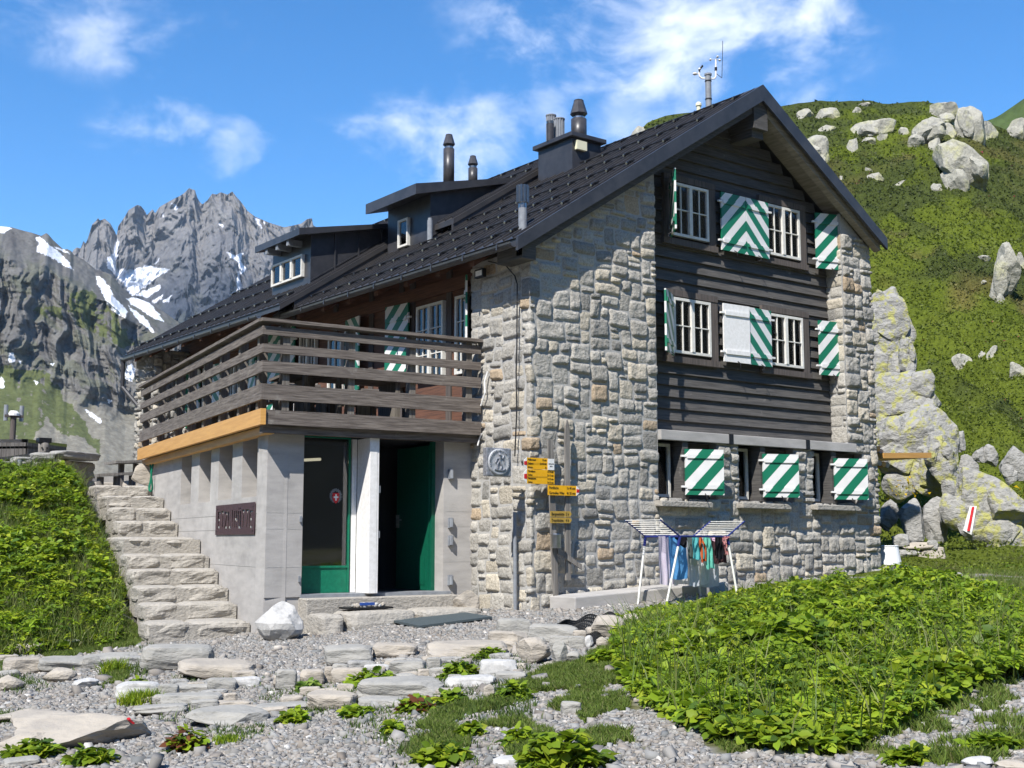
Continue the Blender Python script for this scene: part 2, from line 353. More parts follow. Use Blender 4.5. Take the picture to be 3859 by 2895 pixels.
def green_mask(x,y):
    m=np.zeros(np.shape(x))
    jx=x+.35*fbm(x*1.7,y*1.7,3); jy=y+.35*fbm(x*1.7+9,y*1.7+4,3)
    for P in GRASS_XY: m=np.maximum(m,inpoly(jx,jy,P))
    for P in GRAV_XY: m=np.where(inpoly(jx,jy,P),0,m)
    m=np.maximum(m,inpoly(jx,jy,DOCK_XY))
    d=stair_x(y)-x
    m=np.maximum(m,((y>2.75+.08*np.clip(-x-5,0,10)+.2*fbm(x,y,2))&(d>1.15)&(y<13)).astype(float))
    m=np.maximum(m,((jx>8.3)|((jx>4)&(jy<-.9))).astype(float))
    return m
def blade_mask(x,y): return (fbm(x*1.9,y*1.9,3)>-.25+.2*(fbm(x*.7+4,y*.7,2)<0))
def build_ground():
    xs=np.concatenate([np.arange(-60,-14,1.2),np.arange(-14,12,.11),np.arange(12,60,1.)]); ys=np.concatenate([np.arange(-40,-12,1.2),np.arange(-12,12,.11),np.arange(12,60,.9)])
    X,Y=np.meshgrid(xs,ys); Z=gz(X,Y)
    g=green_mask(X,Y)*(.25+.75*blade_mask(X,Y))
    fine=fbm(X*2.1,Y*2.1,4)
    soil=np.stack([.26+.07*fine,.245+.065*fine,.225+.06*fine],-1)
    gr=np.stack([.13+.06*fine,.13+.05*fine,.06+.025*fine],-1)
    C=soil*(1-g[...,None])+gr*g[...,None]
    ny,nx=X.shape; i=np.arange(ny*nx).reshape(ny,nx)
    Fc=np.stack([i[:-1,:-1],i[:-1,1:],i[1:,1:],i[1:,:-1]],-1).reshape(-1,4)
    mat('ground',(.3,.3,.3),(.78,.78,.78),attr='Col',rough=1,spec=.05,nscale=30,detail=6,bump=.8,bscale=(30,30,30),bdist=.02)
    o=npmesh('ground',np.stack([X,Y,Z],-1).reshape(-1,3),Fc,'ground',np.clip(C.reshape(-1,3),.01,1),smooth=True); tag(o,None,None,kind='structure')
build_ground()
VX=1.7454
def theta_el(u,v):
    d=ray(u,v); return math.atan2(d[0],d[1]), d[2]/math.hypot(d[0],d[1])
def profile(pts):
    a=sorted(theta_el(u,v) for u,v in pts); return np.array([p[0] for p in a]),np.array([p[1] for p in a])
def sheet(name,th,tt,Rf,tebase,crest,m,colf,back=True,label=None):
    T,S=np.meshgrid(th,tt,indexing='xy')   # rows t
    ce=np.interp(T,*crest)
    te=tebase+(ce-tebase)*S
    R=Rf(T,S,ce)
    X=CAM[0]+R*np.sin(T);Y=CAM[1]+R*np.cos(T);Z=CAM[2]+R*te
    if back:
        k=8; rows=[]
        for q in range(1,k+1):
            Rq=R[-1]*(1+.05*q); rows.append((CAM[0]+Rq*np.sin(th),CAM[1]+Rq*np.cos(th),Z[-1]-(R[-1]*.035)*q**1.3))
        X=np.vstack([X]+[r_[0] for r_ in rows]);Y=np.vstack([Y]+[r_[1] for r_ in rows]);Z=np.vstack([Z]+[r_[2] for r_ in rows])
        T2=np.vstack([T]+[th]*k); S2=np.vstack([S]+[np.ones(len(th))]*k)
    else: T2,S2=T,S
    P=np.stack([X,Y,Z],-1)
    C=colf(P,T2,S2)
    ny,nx=X.shape; i=np.arange(ny*nx).reshape(ny,nx)
    Fc=np.stack([i[:-1,:-1],i[:-1,1:],i[1:,1:],i[1:,:-1]],-1).reshape(-1,4)
    o=npmesh(name,P.reshape(-1,3),Fc,m,C.reshape(-1,3),smooth=True); o['kind']='structure'; return o,P
# ---- hill on the right
hill_c=[(300,1980),(1500,1250),(2000,900),(2250,640),(2383,524),(2440,462),(2513,437),(2620,424),(2760,418),(2950,402),(3005,388),(3090,381),(3285,381),(3330,393),(3480,381),(3520,388),(3600,420),(3665,432),(3720,462),(3760,478),(3859,520),(4300,640),(5200,900)]
HC=profile(hill_c)
HT=np.array([0,.10,.25,.55,.8,1.0]); HR=np.array([22.,30.,35.5,50.,66.,84.])
def hill_R(T,S,ce):
    R=np.interp(S,HT,HR)
    sm=np.where(S>.9,(1-S)/.1,1)
    return R
def hill_noise(P):
    x,y=P[...,0],P[...,1]; return .9*fbm(x*.13,y*.13,4)+.35*rid(x*.45,y*.45,3)
def hill_col(P,T,S):
    x,y,z=P[...,0],P[...,1],P[...,2]
    a=fbm(x*.11+4,y*.11,5); b=fbm(x*.5,y*.5+7,4); c=fbm(x*.06-3,y*.09+2,4)
    grass=np.stack([.135+.045*b,.17+.05*b,.022+.008*b],-1); shrub=np.stack([.075+.025*b,.095+.03*b,.025+.008*b],-1); brown=np.stack([.18+.05*b,.145+.04*b,.048+.016*b],-1)
    ws=sstep(-.05,.18,a+.5*b+.35*sstep(.5,.9,S)-.12)[...,None]; wb=(sstep(.08,.3,c+.3*b)*.8*(1-.5*sstep(.6,.9,S)))[...,None]
    C=grass*(1-ws)+shrub*ws; C=C*(1-wb)+brown*wb
    return np.clip(C,.008,1)
def build_hill():
    th=np.linspace(math.radians(26),math.radians(84),420); tt=np.linspace(0,1,300)
    T,S=np.meshgrid(th,tt); ce=np.interp(T,*HC); tb=-.03
    te=tb+(ce-tb)*S; R=np.interp(S,HT,HR)
    X=CAM[0]+R*np.sin(T);Y=CAM[1]+R*np.cos(T);Z=CAM[2]+R*te
    Z=Z+(.9*fbm(X*.16,Y*.16,4)+.75*rid(X*.42,Y*.42,3)-.35)*np.minimum(1,S*6)*np.clip((1-S)*7+.12,0,1)
    k=6
    for q in range(1,k+1):
        Rq=84*(1+.10*q); X=np.vstack([X,CAM[0]+Rq*np.sin(th)]);Y=np.vstack([Y,CAM[1]+Rq*np.cos(th)]);Z=np.vstack([Z,Z[299]-2.2*q**1.25])
    T2=np.vstack([T]+[th]*k);S2=np.vstack([S]+[np.ones(len(th))]*k)
    P=np.stack([X,Y,Z],-1); C=hill_col(P,T2,S2); ny,nx=X.shape; i=np.arange(ny*nx).reshape(ny,nx)
    Fc=np.stack([i[:-1,:-1],i[:-1,1:],i[1:,1:],i[1:,:-1]],-1).reshape(-1,4)
    mat('hill',(.1,.1,.1),(.6,.62,.6),attr='Col',rough=1,spec=.05,nscale=2.2,detail=10,bump=1,bscale=(2.6,2.6,2.6),bdist=.5)
    o=npmesh('hill',P.reshape(-1,3),Fc,'hill',C.reshape(-1,3),smooth=True); o['kind']='structure'
    return o,P[:300]
hillo,HP=build_hill()
from mathutils.bvhtree import BVHTree
def bvh_of(o):
    me=o.data; vs=[o.matrix_world@v.co for v in me.vertices]; return BVHTree.FromPolygons(vs,[tuple(p.vertices) for p in me.polygons])
HB=bvh_of(hillo)
def hpt(u,v):
    r=HB.ray_cast(Vector(CAM),Vector(ray(u,v))); return None if r[0] is None else np.array(r[0])
# ---- farther green ridge, top right
rid_c=[(3400,560),(3680,470),(3760,440),(3859,372),(4000,300),(4300,200),(5000,150)]
def rcol(P,T,S):
    b=fbm(P[...,0]*.05,P[...,1]*.05,5); return np.clip(np.stack([.075+.03*b,.11+.03*b,.035+.01*b],-1),.01,1)
sheet('hill',np.linspace(math.radians(50),math.radians(88),160),np.linspace(0,1,60),lambda T,S,ce:150+120*S+5*fbm(T*60,S*8,4),.0,profile(rid_c),'terr',rcol)
# ---- mountains on the left (pixel lists in the 0..1300 x 600..1800 window)
Z1=lambda L:[(x*.7234,600+y*.7234) for x,y in L]
clc=Z1([(-900,500),(-400,400),(-100,365),(0,350),(60,355),(130,375),(165,383),(215,400),(240,385),(252,392),(275,420),(330,470),(350,468),(370,478),(385,500),(430,520),(500,575),(580,600),(620,650),(680,710),(780,750),(860,800),(930,850),(1050,960),(1200,1150),(1600,1500)])
frc=Z1([(200,650),(330,560),(385,470),(400,460),(420,465),(435,425),(445,440),(455,420),(480,340),(503,318),(510,305),(520,320),(545,310),(575,335),(600,380),(608,402),(615,350),(650,300),(670,265),(715,238),(735,245),(755,270),(765,292),(795,260),(808,282),(830,250),(860,232),(890,215),(940,190),(965,172),(985,150),(1002,158),(1015,160),(1030,205),(1045,228),(1055,235),(1080,215),(1105,180),(1128,184),(1150,172),(1185,185),(1210,168),(1235,200),(1250,215),(1290,270),(1330,300),(1400,330),(1480,355),(1530,345),(1570,335),(1600,312),(1625,308),(1632,345),(1700,380),(1900,480),(2400,700)])
CC=profile(clc); FC=profile(frc)
def cl_R(T,S,ce):
    x=T*430; y=S*140
    wx=x+6*fbm(x*.05,y*.03+3,3); 
    zone=sstep(.50,.60,S+.07*fbm(x*.04,y*.02,3))*(1-sstep(.88,.98,S+.04*fbm(x*.07,1.3,2)))
    R=np.interp(S,[0,.54,.90,1],[300,428,455,520])
    ribs=rid(wx*.055,y*.008,4,.6)*13+rid(wx*.16,y*.03+5,4,.6)*4.5
    rough=fbm(x*.12,y*.16,5)*7
    return R-zone*ribs+rough*(.22+zone*.35)+sstep(.85,.95,S)*fbm(x*.3,y*.4,4)*4
SN1=[Z1(p) for p in ([(185,405),(215,410),(260,450),(300,480),(345,520),(385,575),(340,560),(290,525),(240,500),(190,480),(200,440)],[(500,610),(535,620),(565,660),(590,710),(665,790),(650,830),(600,800),(555,750),(530,690),(505,650)],[(660,730),(720,720),(770,740),(820,795),(855,850),(800,830),(740,790),(690,760)],[(668,765),(720,800),(770,840),(803,905),(750,870),(700,815)],[(0,345),(62,358),(20,385),(-60,380)],[(645,1130),(665,1080),(690,1065),(705,1100),(690,1160),(655,1150)],[(440,1300),(480,1320),(535,1365),(520,1378),(470,1340)],[(45,1010),(70,1010),(80,1055),(50,1060)],[(0,1130),(20,1150),(20,1190),(0,1190)],[(175,1150),(203,1162),(190,1178)],[(95,1050),(117,1055),(105,1068)],[(285,455),(345,475),(365,495),(300,470)],[(555,1250),(590,1255),(570,1272)],[(265,1065),(285,1060),(275,1078)])]
SN2=[Z1(p) for p in ([(608,415),(622,440),(605,540),(610,575),(650,575),(680,578),(740,562),(755,555),(800,562),(850,572),(885,575),(830,605),(790,640),(740,680),(690,712),(650,660),(590,590),(558,560),(560,520),(590,490)],[(1180,480),(1220,500),(1268,490),(1250,530),(1288,570),(1255,600),(1250,640),(1272,665),(1230,690),(1205,710),(1230,650),(1240,590),(1245,540),(1200,510)],[(1318,298),(1352,318),(1365,380),(1340,330)],[(888,222),(932,250),(920,268)],[(700,708),(830,655),(840,672),(770,720)],[(1140,333),(1162,340),(1150,350)],[(845,735),(890,712),(885,740),(850,745)],[(790,742),(850,705),(845,730),(800,750)],[(795,552),(830,520),(828,535)],[(1370,325),(1392,330),(1380,338)],[(845,270),(858,300),(850,305)])]
GR1=[Z1(p) for p in ([(30,1080),(110,1100),(180,1090),(240,1110),(300,1190),(370,1280),(420,1350),(470,1420),(520,1480),(540,1560),(440,1450),(330,1440),(230,1330),(190,1460),(-200,1480),(-200,1150)],[(360,700),(480,690),(560,760),(640,870),(700,960),(640,990),(540,930),(430,870),(350,780)],[(170,780),(330,760),(320,840),(240,830)])]
def dilnoise(u,v,P,amp,sc):
    ju=u+amp*fbm(u/sc,v/sc,4); jv=v+amp*fbm(u/sc+31,v/sc+11,4); m=np.zeros(u.shape,bool)
    for p in P: m|=inpoly(ju,jv,p)
    return m
def cl_col(P,T,S):
    u,v,z=proj(P); x=T*430;y=S*140
    a=fbm(x*.1,y*.1,5); b=fbm(x*.4,y*.4,4); st=fbm(x*.25,y*.02,4)
    rock=np.stack([.15+.05*a+.07*st,.145+.05*a+.07*st,.135+.045*a+.06*st],-1)
    moss=np.stack([.085+.03*b,.095+.03*b,.05+.015*b],-1)
    scree=np.stack([.22+.08*b,.205+.075*b,.165+.06*b],-1)
    grass=np.stack([.10+.03*b,.115+.03*b,.045+.012*b],-1)
    up=sstep(.85,.95,S); low=1-sstep(.50,.58,S+.07*fbm(x*.04,y*.02,3))
    wm=(sstep(.0,.25,a+.4*b)*(.5-.25*up))[...,None]
    C=rock*(1-wm)+moss*wm
    C=C*(1-low[...,None])+scree*low[...,None]
    right=(sstep(620,760,u)*sstep(.6,.45,S))[...,None]; C=C*(1-right)+scree*right
    g=dilnoise(u,v,GR1,26,45)&(st+.5*b>-.22)
    C=np.where(g[...,None],grass,C)
    s=dilnoise(u,v,SN1,7,14)
    return np.clip(np.where(s[...,None],np.array([.82,.83,.86]),C),.02,1)
sheet('mountain',np.linspace(math.radians(8),math.radians(34),760),np.linspace(0,1,460),cl_R,-.012,CC,'terr',cl_col)
def fr_R(T,S,ce):
    x=T*1250;y=S*350
    wx=x+.25*y+18*fbm(x*.02,y*.02,3)
    ribs=rid(wx*.022,y*.007,5,.6)*46+rid(wx*.07+3,y*.03,4,.6)*17
    bowl=70*np.exp(-((T-math.radians(20.3))/.026)**2-((S-.76)/.15)**2)
    ribs=ribs*(1-.8*np.exp(-((T-math.radians(20.3))/.028)**2-((S-.77)/.14)**2))
    return np.interp(S,[0,.4,.8,1],[900,1130,1270,1400])-ribs+fbm(x*.06,y*.06,5)*16+bowl
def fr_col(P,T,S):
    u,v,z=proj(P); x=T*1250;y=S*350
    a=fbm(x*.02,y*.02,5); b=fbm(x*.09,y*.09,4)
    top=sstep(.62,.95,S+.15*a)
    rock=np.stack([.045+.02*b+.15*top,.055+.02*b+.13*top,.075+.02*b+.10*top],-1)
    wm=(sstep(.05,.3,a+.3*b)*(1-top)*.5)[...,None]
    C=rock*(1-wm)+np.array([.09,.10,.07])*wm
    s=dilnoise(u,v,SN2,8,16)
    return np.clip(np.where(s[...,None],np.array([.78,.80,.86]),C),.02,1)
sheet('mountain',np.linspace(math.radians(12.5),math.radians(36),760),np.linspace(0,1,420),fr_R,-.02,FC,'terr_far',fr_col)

# ---- unseen hillside added behind the camera to darken the reflections in the glass
def bcol(P,T,S):
    q=fbm(P[...,0]*.03,P[...,1]*.03,5); return np.clip(np.stack([.045+.02*q,.05+.02*q,.042+.015*q],-1),.01,1)
sheet('hill',np.linspace(math.radians(125),math.radians(320),140),np.linspace(0,1,40),lambda T,S,ce:120+220*S+12*fbm(T*20,S*5,4),-.03,(np.radians([100,130,180,230,300,330]),np.array([.1,.30,.42,.34,.45,.2])),'terr',bcol)
# ================================================================ THE HUT
HUT=thing('mountain_hut','stone and dark timber mountain hut with striped shutters and dark metal roof','hut',(3.5,5,0))
def part(name,mb,m,label=None,parent=None,**k): return mb.out(name,m,parent or HUT,label,**k)
ROOF=lambda x:5.507+.65*x          # H1 front slope, top face
RX,RZ=4.79,8.62                    # ridge
ROOFR=lambda x:RZ-(x-RX)*.656
OV=-.25                            # verge overhang plane
# ---------------- masonry
WARP=None
def masonry(mb,cols,u0,u1,v0,v1,inside,mapf,seed,cell=(.105,.097),base=0.010,rough=.021,tint=(1,1,1),pref=None):
    R=random.Random(seed); nu=int(round((u1-u0)/cell[0])); nv=int(round((v1-v0)/cell[1])); cu=(u1-u0)/nu; cv=(v1-v0)/nv
    occ=[[not inside(u0+(i+.5)*cu,v0+(j+.5)*cv) for i in range(nu)] for j in range(nv)]
    sizes=[(4,2),(3,2),(5,2),(3,3),(2,2),(4,3),(6,2),(3,1),(2,1),(2,3),(5,3),(1,1),(6,3),(3,4)]; wts=[12,18,6,11,11,6,3,7,5,6,2,1,1,1]
    for j in range(nv):
        i=0
        while i<nu:
            if occ[j][i]: i+=1; continue
            run=0
            while i+run<nu and not occ[j][i+run] and run<7: run+=1
            for _ in range(14):
                w,h=R.choices(sizes,wts)[0]
                if w<=run and (run-w!=1 or R.random()<.25) and j+h<=nv and all(not occ[jj][ii] for jj in range(j,j+h) for ii in range(i,i+w)): break
            else:
                w=min(run,R.choice([2,3]));h=1
            for jj in range(j,j+h):
                for ii in range(i,i+w): occ[jj][ii]=True
            g=.010
            a0=u0+i*cu+g+R.uniform(-.012,.012);a1=u0+(i+w)*cu-g+R.uniform(-.012,.012);b0=v0+j*cv+g+R.uniform(-.012,.012);b1=v0+(j+h)*cv-g+R.uniform(-.012,.012)
            stone(mb,cols,a0,a1,b0,b1,mapf,R,base,rough,tint)
            i+=w
def stone_col(R,tint):
    k=R.random()
    if k<.70: g=R.uniform(.33,.45); c=(g*1.0,g*.985,g*.94)
    elif k<.80: g=R.uniform(.24,.31); c=(g,g*1.0,g*.98)
    elif k<.955: g=R.uniform(.42,.53); c=(g,g*.94,g*.82)
    else: g=R.uniform(.36,.44); c=(g,g*.82,g*.62)
    return (c[0]*1.06*tint[0],c[1]*1.02*tint[1],c[2]*.95*tint[2])
def stone(mb,cols,a0,a1,b0,b1,mapf,R,base,rough,tint):
    n=max(5,min(18,int((a1-a0)/.027))); m=max(5,min(14,int((b1-b0)/.027)))
    c=stone_col(R,tint); sx,sy=R.uniform(0,99),R.uniform(0,99); prot=base+R.uniform(-.012,.028); tl=R.uniform(-.015,.015); tv=R.uniform(-.02,.008); rnd=R.uniform(.008,.03)
    vs=[]
    for j in range(m+1):
        for i in range(n+1):
            s=i/n;t=j/m; u=a0+(a1-a0)*s; v=b0+(b1-b0)*t
            e=min(u-a0,a1-u,b1-v,v-b0)
            # rounded outline corners
            du=min(u-a0,a1-u);dv=min(v-b0,b1-v)
            if du<rnd and dv<rnd:
                q=math.hypot(rnd-du,rnd-dv)
                if q>rnd:
                    sc=rnd/q; cu_=a0+rnd if u-a0<a1-u else a1-rnd; cv_=b0+rnd if v-b0<b1-v else b1-rnd
                    u=cu_+(u-cu_)*sc; v=cv_+(v-cv_)*sc
                e=max(0,rnd-q)
            if e<1e-6: d=-.006
            else:
                p=Vector((u*7+sx,v*7+sy,sx)); nz=.75*noise.noise(p)+.6*noise.noise(p*2.7)+.5*abs(noise.noise(p*5))+.35*noise.noise(p*9)
                d=prot*min(1,e/.014)**.6+ (tl*(s-.5)+tv*(t-.5))+nz*rough*min(1,e/.04)
                d=max(d,.004)
            u2=u+.010*noise.noise(Vector((u*9,v*9,sx))); v2=v+.010*noise.noise(Vector((u*9+40,v*9,sx)))
            if WARP:
                wg=min(1,max(0,min(u-WARP[0],WARP[1]-u))/.35)*WARP[2]; u2+=wg*noise.noise(Vector((u*.9,v*2.1,7))); v2+=wg*.5*noise.noise(Vector((u*1.6,v*.8,17)))
            vs.append(mapf(u2,v2,d))
    w=n+1; fs=[(j*w+i,j*w+i+1,(j+1)*w+i+1,(j+1)*w+i) for j in range(m) for i in range(n)]
    mb.add(vs,fs); 
    for k in range(len(vs)): cols.append(c)
def out_stone(mb,cols,name,label=None,parent=None):
    par=parent or HUT; off=np.array(par.location)
    q=par.parent
    while q is not None: off=off+np.array(q.location); q=q.parent
    V=np.array(mb.v)-off
    o=npmesh(name,V,np.array(mb.f),'stone',np.array(cols),par,smooth=False)
    if label: o['label']=label
    return o
# front-left pier: side face X=0 (u<0 -> y=-u), front face y=0 (u>0 -> x=u)
def map_corner(u,v,d):
    if u<0: return (-d*(1 if u<-.03 else .8),-u-(d if u>-.03 else 0),v)
    return (u-(d if u<.03 else 0),-d*(1 if u>.03 else .8),v)
mb=MB();cols=[]
WARP=(-1.5,2.5,.075)
masonry(mb,cols,-1.50,2.50,-.35,6.6,lambda u,v: v<(ROOF(max(u,0))-.34),map_corner,11)
out_stone(mb,cols,'stone_wall')
mb=MB(); mb.prism([(0.004,.004,-.6),(2.49,.004,-.6),(2.49,.004,ROOF(2.49)-.3),(.004,.004,ROOF(.004)-.3)],(0,1.45,0)); part('mortar_bed',mb,'mortar')
# inner return of the pier beside the boarding
mb=MB();cols=[]
# ground floor wall with three openings
OPEN=[(2.50,3.80),(4.30,5.67),(6.14,7.53)]
def gf(u,v):
    if v>2.52 and u<7.30: return False
    for a,b in OPEN:
        if a<u<b and 1.62<v<2.53: return False
    return True
WARP=(2.5,7.97,.035)
masonry(mb,cols,2.50,7.97,-.1,2.70,gf,lambda u,v,d:(u,-d,v),23,base=.017,rough=.03)
# right pier
WARP=None
masonry(mb,cols,7.13,7.97,2.70,6.50,lambda u,v:v<ROOFR(u)-.25,lambda u,v,d:(u-(d if u<7.16 else 0),-d,v),31,base=.02,rough=.034)
masonry(mb,cols,0,.38,2.70,6.5,lambda u,v:True,lambda u,v,d:(7.12-d*.6,u,v),37)
masonry(mb,cols,0,2.0,-.2,6.4,lambda u,v:True,lambda u,v,d:(7.97+d,u,v),41)
out_stone(mb,cols,'stone_wall')
mb=MB()
mb.box(2.50,3.0,.006,.36,-.5,1.6)
x0=2.5
for a,b in OPEN:
    if a>x0: mb.box(x0,a,.006,.36,1.6,2.53)
    x0=b
mb.box(x0,7.96,.006,.36,1.6,2.53); mb.box(3.0,7.96,.006,.36,-.5,1.6); mb.box(2.5,7.96,.006,.36,2.53,2.69)
mb.prism([(7.13,.006,2.69),(7.95,.006,2.69),(7.95,.006,ROOFR(7.95)-.22),(7.13,.006,ROOFR(7.13)-.22)],(0,1.6,0))
part('mortar_bed',mb,'mortar')
# core of the building (closes it off)
mb=MB(); mb.prism([(.36,0,-.6),(7.9,0,-.6),(7.9,0,6.2),(RX,0,8.25),(.36,0,5.4)],(0,13.6,0)); mb.v=[(x,y+.62,z) for x,y,z in mb.v]
part('inner_core',mb,'interior')
# ---------------- boarding on the gable
yS=.35
mb=MB(); z=2.70; k=0
while z<8.5:
    h=.19; zt=z+h
    # width under the roof line
    def lim(zz): return max(2.46,(zz-5.507+.2)/.65),min(7.2,RX+(RZ-.2-zz)/.656)
    xa,xb=lim(zt)
    if xa>=xb-.1: break
    q=random.uniform(-.004,.004)
    mb.prism([(xa,yS+.02,zt+.012),(xa,yS-.030+q,z),(xa,yS-.012+q,z-.004),(xa,yS+.035,z-.004)][::1],(xb-xa,0,0))
    z=zt; k+=1
part('timber_cladding',mb,'siding')
mb=MB(); mb.prism([(2.46,yS+.03,2.6),(7.2,yS+.03,2.6),(7.2,yS+.03,6.6),(RX,yS+.03,8.3),(2.46,yS+.03,6.8)],(0,.2,0)); part('timber_backing',mb,'siding')
# lintel beam under the boarding
mb=MB(); mb.box(2.505,7.30,-.06,.40,2.53,2.685); part('concrete_lintel',mb,'concrete',bevel=.008)
mb=MB()
for x in (4.02,5.92): mb=MB(); mb.box(x,x+.10,-.066,.1,2.525,2.692); part('lintel_strap',mb,'iron')
# ---------------- windows helper
def window(x0,x1,z0,z1,fr='Y',c=yS,dep=.05,cols_=2,rows=2,curt='half',out=-1,name='window',back=.30,fw=.045):
    """window in plane y=c (fr='Y') or x=c (fr='X'); out=-1 -> faces -axis"""
    P=(lambda a,z,d:(a,c+out*d,z)) if fr=='Y' else (lambda a,z,d:(c+out*d,a,z))
    def bx(m,a0,a1,z0_,z1_,d0,d1):
        p=P(a0,z0_,d0); m.obox(p,np.subtract(P(a1,z0_,d0),p),np.subtract(P(a0,z1_,d0),p),np.subtract(P(a0,z0_,d1),p))
    g=MB(); p=P(x0+fw,z0+fw,dep*.2); g.prism([P(x0+fw,z0+fw,dep*.25),P(x1-fw,z0+fw,dep*.25),P(x1-fw,z1-fw,dep*.25),P(x0+fw,z1-fw,dep*.25)],np.subtract(P(0,0,dep*.25+.006),P(0,0,dep*.25)))
    w=MB()
    bx(w,x0,x1,z0,z0+fw,-.02,dep);bx(w,x0,x1,z1-fw,z1,-.02,dep);bx(w,x0,x0+fw,z0+fw,z1-fw,-.02,dep);bx(w,x1-fw,x1,z0+fw,z1-fw,-.02,dep)
    par=w.out(name,'frame',HUT)
    n=cols_; ww=(x1-x0)/n
    for i in range(1,n): s=MB(); bx(s,x0+ww*i-.034,x0+ww*i+.034,z0+fw,z1-fw,-.02,dep+.012); s.out('mullion','frame',par)
    s=MB()
    for i in range(n):
        xa=x0+ww*i;xm=xa+ww/2
        for r in range(1,rows): bx(s,xa+fw,xa+ww-fw,z0+(z1-z0)*r/rows-.008,z0+(z1-z0)*r/rows+.008,dep*.4,dep*.9)
        if rows>1: bx(s,xm-.008,xm+.008,z0+fw,z1-fw,dep*.41,dep*.88)
    if rows>1: s.out('glazing_bar','frame',par)
    g.out('pane','glass',par)
    # dark room box behind, with curtains
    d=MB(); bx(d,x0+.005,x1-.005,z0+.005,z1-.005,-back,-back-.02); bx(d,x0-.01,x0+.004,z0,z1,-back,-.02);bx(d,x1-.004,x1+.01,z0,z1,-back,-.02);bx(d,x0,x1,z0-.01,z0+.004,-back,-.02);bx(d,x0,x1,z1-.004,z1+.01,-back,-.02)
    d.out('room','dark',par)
    if curt:
        cm=MB(); N=36
        for i in range(n):
            xa=x0+ww*i+.03;xb=x0+ww*(i+1)-.03
            segs=[(xa,xb)] if curt!='sides' else [(xa,xa+(xb-xa)*.42),(xa+(xb-xa)*.62,xb)]
            for (p0,p1) in segs:
                vs=[];
                for k in range(N+1):
                    t=k/N;a=p0+(p1-p0)*t; dd=-.035+.012*math.sin(t*26+i)
                    lo=z0+.06+(.10+.18*abs(math.sin(t*math.pi*2)) if curt=='lace' else .04*math.sin(t*3))*(1)
                    if curt=='half': lo=z0+(z1-z0)*.30+.05*math.sin(t*7)
                    vs+=[P(a,lo,dd),P(a,z1-.03,dd)]
                cm.add(vs,[(2*k,2*k+2,2*k+3,2*k+1) for k in range(N)])
        cm.out('curtain','curtain',par)
    return par
# frames of dark timber around gable windows
def surround(x0,x1,z0,z1,c=yS):
    m=MB(); m.box(x0-.17,x0-.004,c-.07,c+.1,z0-.06,z1+.02);m.box(x1+.004,x1+.17,c-.07,c+.1,z0-.06,z1+.02);m.box(x0-.17,x1+.17,c-.08,c+.1,z1+.02,z1+.12);m.box(x0-.2,x1+.2,c-.09,c+.1,z0-.16,z0-.06)
    m.out('window_surround','timber_post',HUT)
U0,U1,U2,U3=3.15,4.01,5.44,6.34
for (a,b,z0,z1,ct) in [(U0,U1,5.925,6.82,'half'),(U2,U3,5.935,6.84,'half'),(U0,U1,3.985,4.895,'sides'),(U2,U3,3.985,4.89,'sides')]:
    surround(a,b,z0,z1); window(a,b,z0,z1,c=yS-.03,curt=ct)
# ---------------- shutters
def shutter(p,ax,w,h,flip=False,white=False,nrm=None,period=.36,label=None,hook=True):
    """p lower hinge corner, ax direction (unit xy) from hinge to free edge"""
    p=np.array(p,float); ax=np.array((ax[0],ax[1],0.)); ax/=np.linalg.norm(ax); up=np.array((0,0,1.)); n=np.array((ax[1],-ax[0],0)) if nrm is None else np.array(nrm,float)
    if nrm is None and n[1]>0: n=-n
    def plate(m,u0,u1,v0,v1,d0,d1):
        m.obox(p+ax*u0+up*v0+n*d0,ax*(u1-u0),up*(v1-v0),n*(d1-d0))
        for i in range(8):
            q=np.array(m.v[-8+i])-p; u=float(q@ax); m.uv[-8+i]=((-u if flip else u)/period,-q[2]/period)
    M='white' if white else 'stripe'
    b=MB(); plate(b,0,w,0,h,0,.03); o=b.out('shutter',M,HUT,label,uv=True)
    
    for q in (.13,.80): c=MB(); plate(c,.03,w-.03,h*q,h*q+.07,.03,.05); c.out('batten',M,o,uv=True)
    for v in (h*.13+.02,h*.80+.02): e=MB(); e.obox(p-ax*.07+up*v+n*.005,ax*.085,up*.03,n*.04); e.out('hinge','white',o)
    if hook:
        e=MB(); e.tube([p+ax*(w*.5)+n*.03+up*.02,p+ax*(w*.5)+n*.09-up*.02,p+ax*(w*.5)+n*.09-up*.07,p+ax*(w*.56)+n*.06-up*.08],.008,6); e.out('catch','iron',o)
    return o
yh=.24
shutter((3.10,yh,5.86),(-.60,-.80),.60,.98,white=False,nrm=(-.80,.60,0))          # upper left, seen edge-on
shutter((4.25,yh,5.82),(1,-.02),.585,1.0)
shutter((5.43,yh,5.82),(-1,-.02),.585,1.0)
shutter((6.68,yh-.02,5.83),(1,-.28),.64,1.02)
shutter((3.08,yh,3.92),(-.62,-.42),.60,.98)
shutter((4.25,yh,3.93),(1,-.06),.60,.98,white=True,label='shutter leaf showing its plain white back')
shutter((5.43,yh,3.93),(-1,-.03),.575,.98)
shutter((6.68,yh-.02,3.90),(1,-.16),.60,.98)
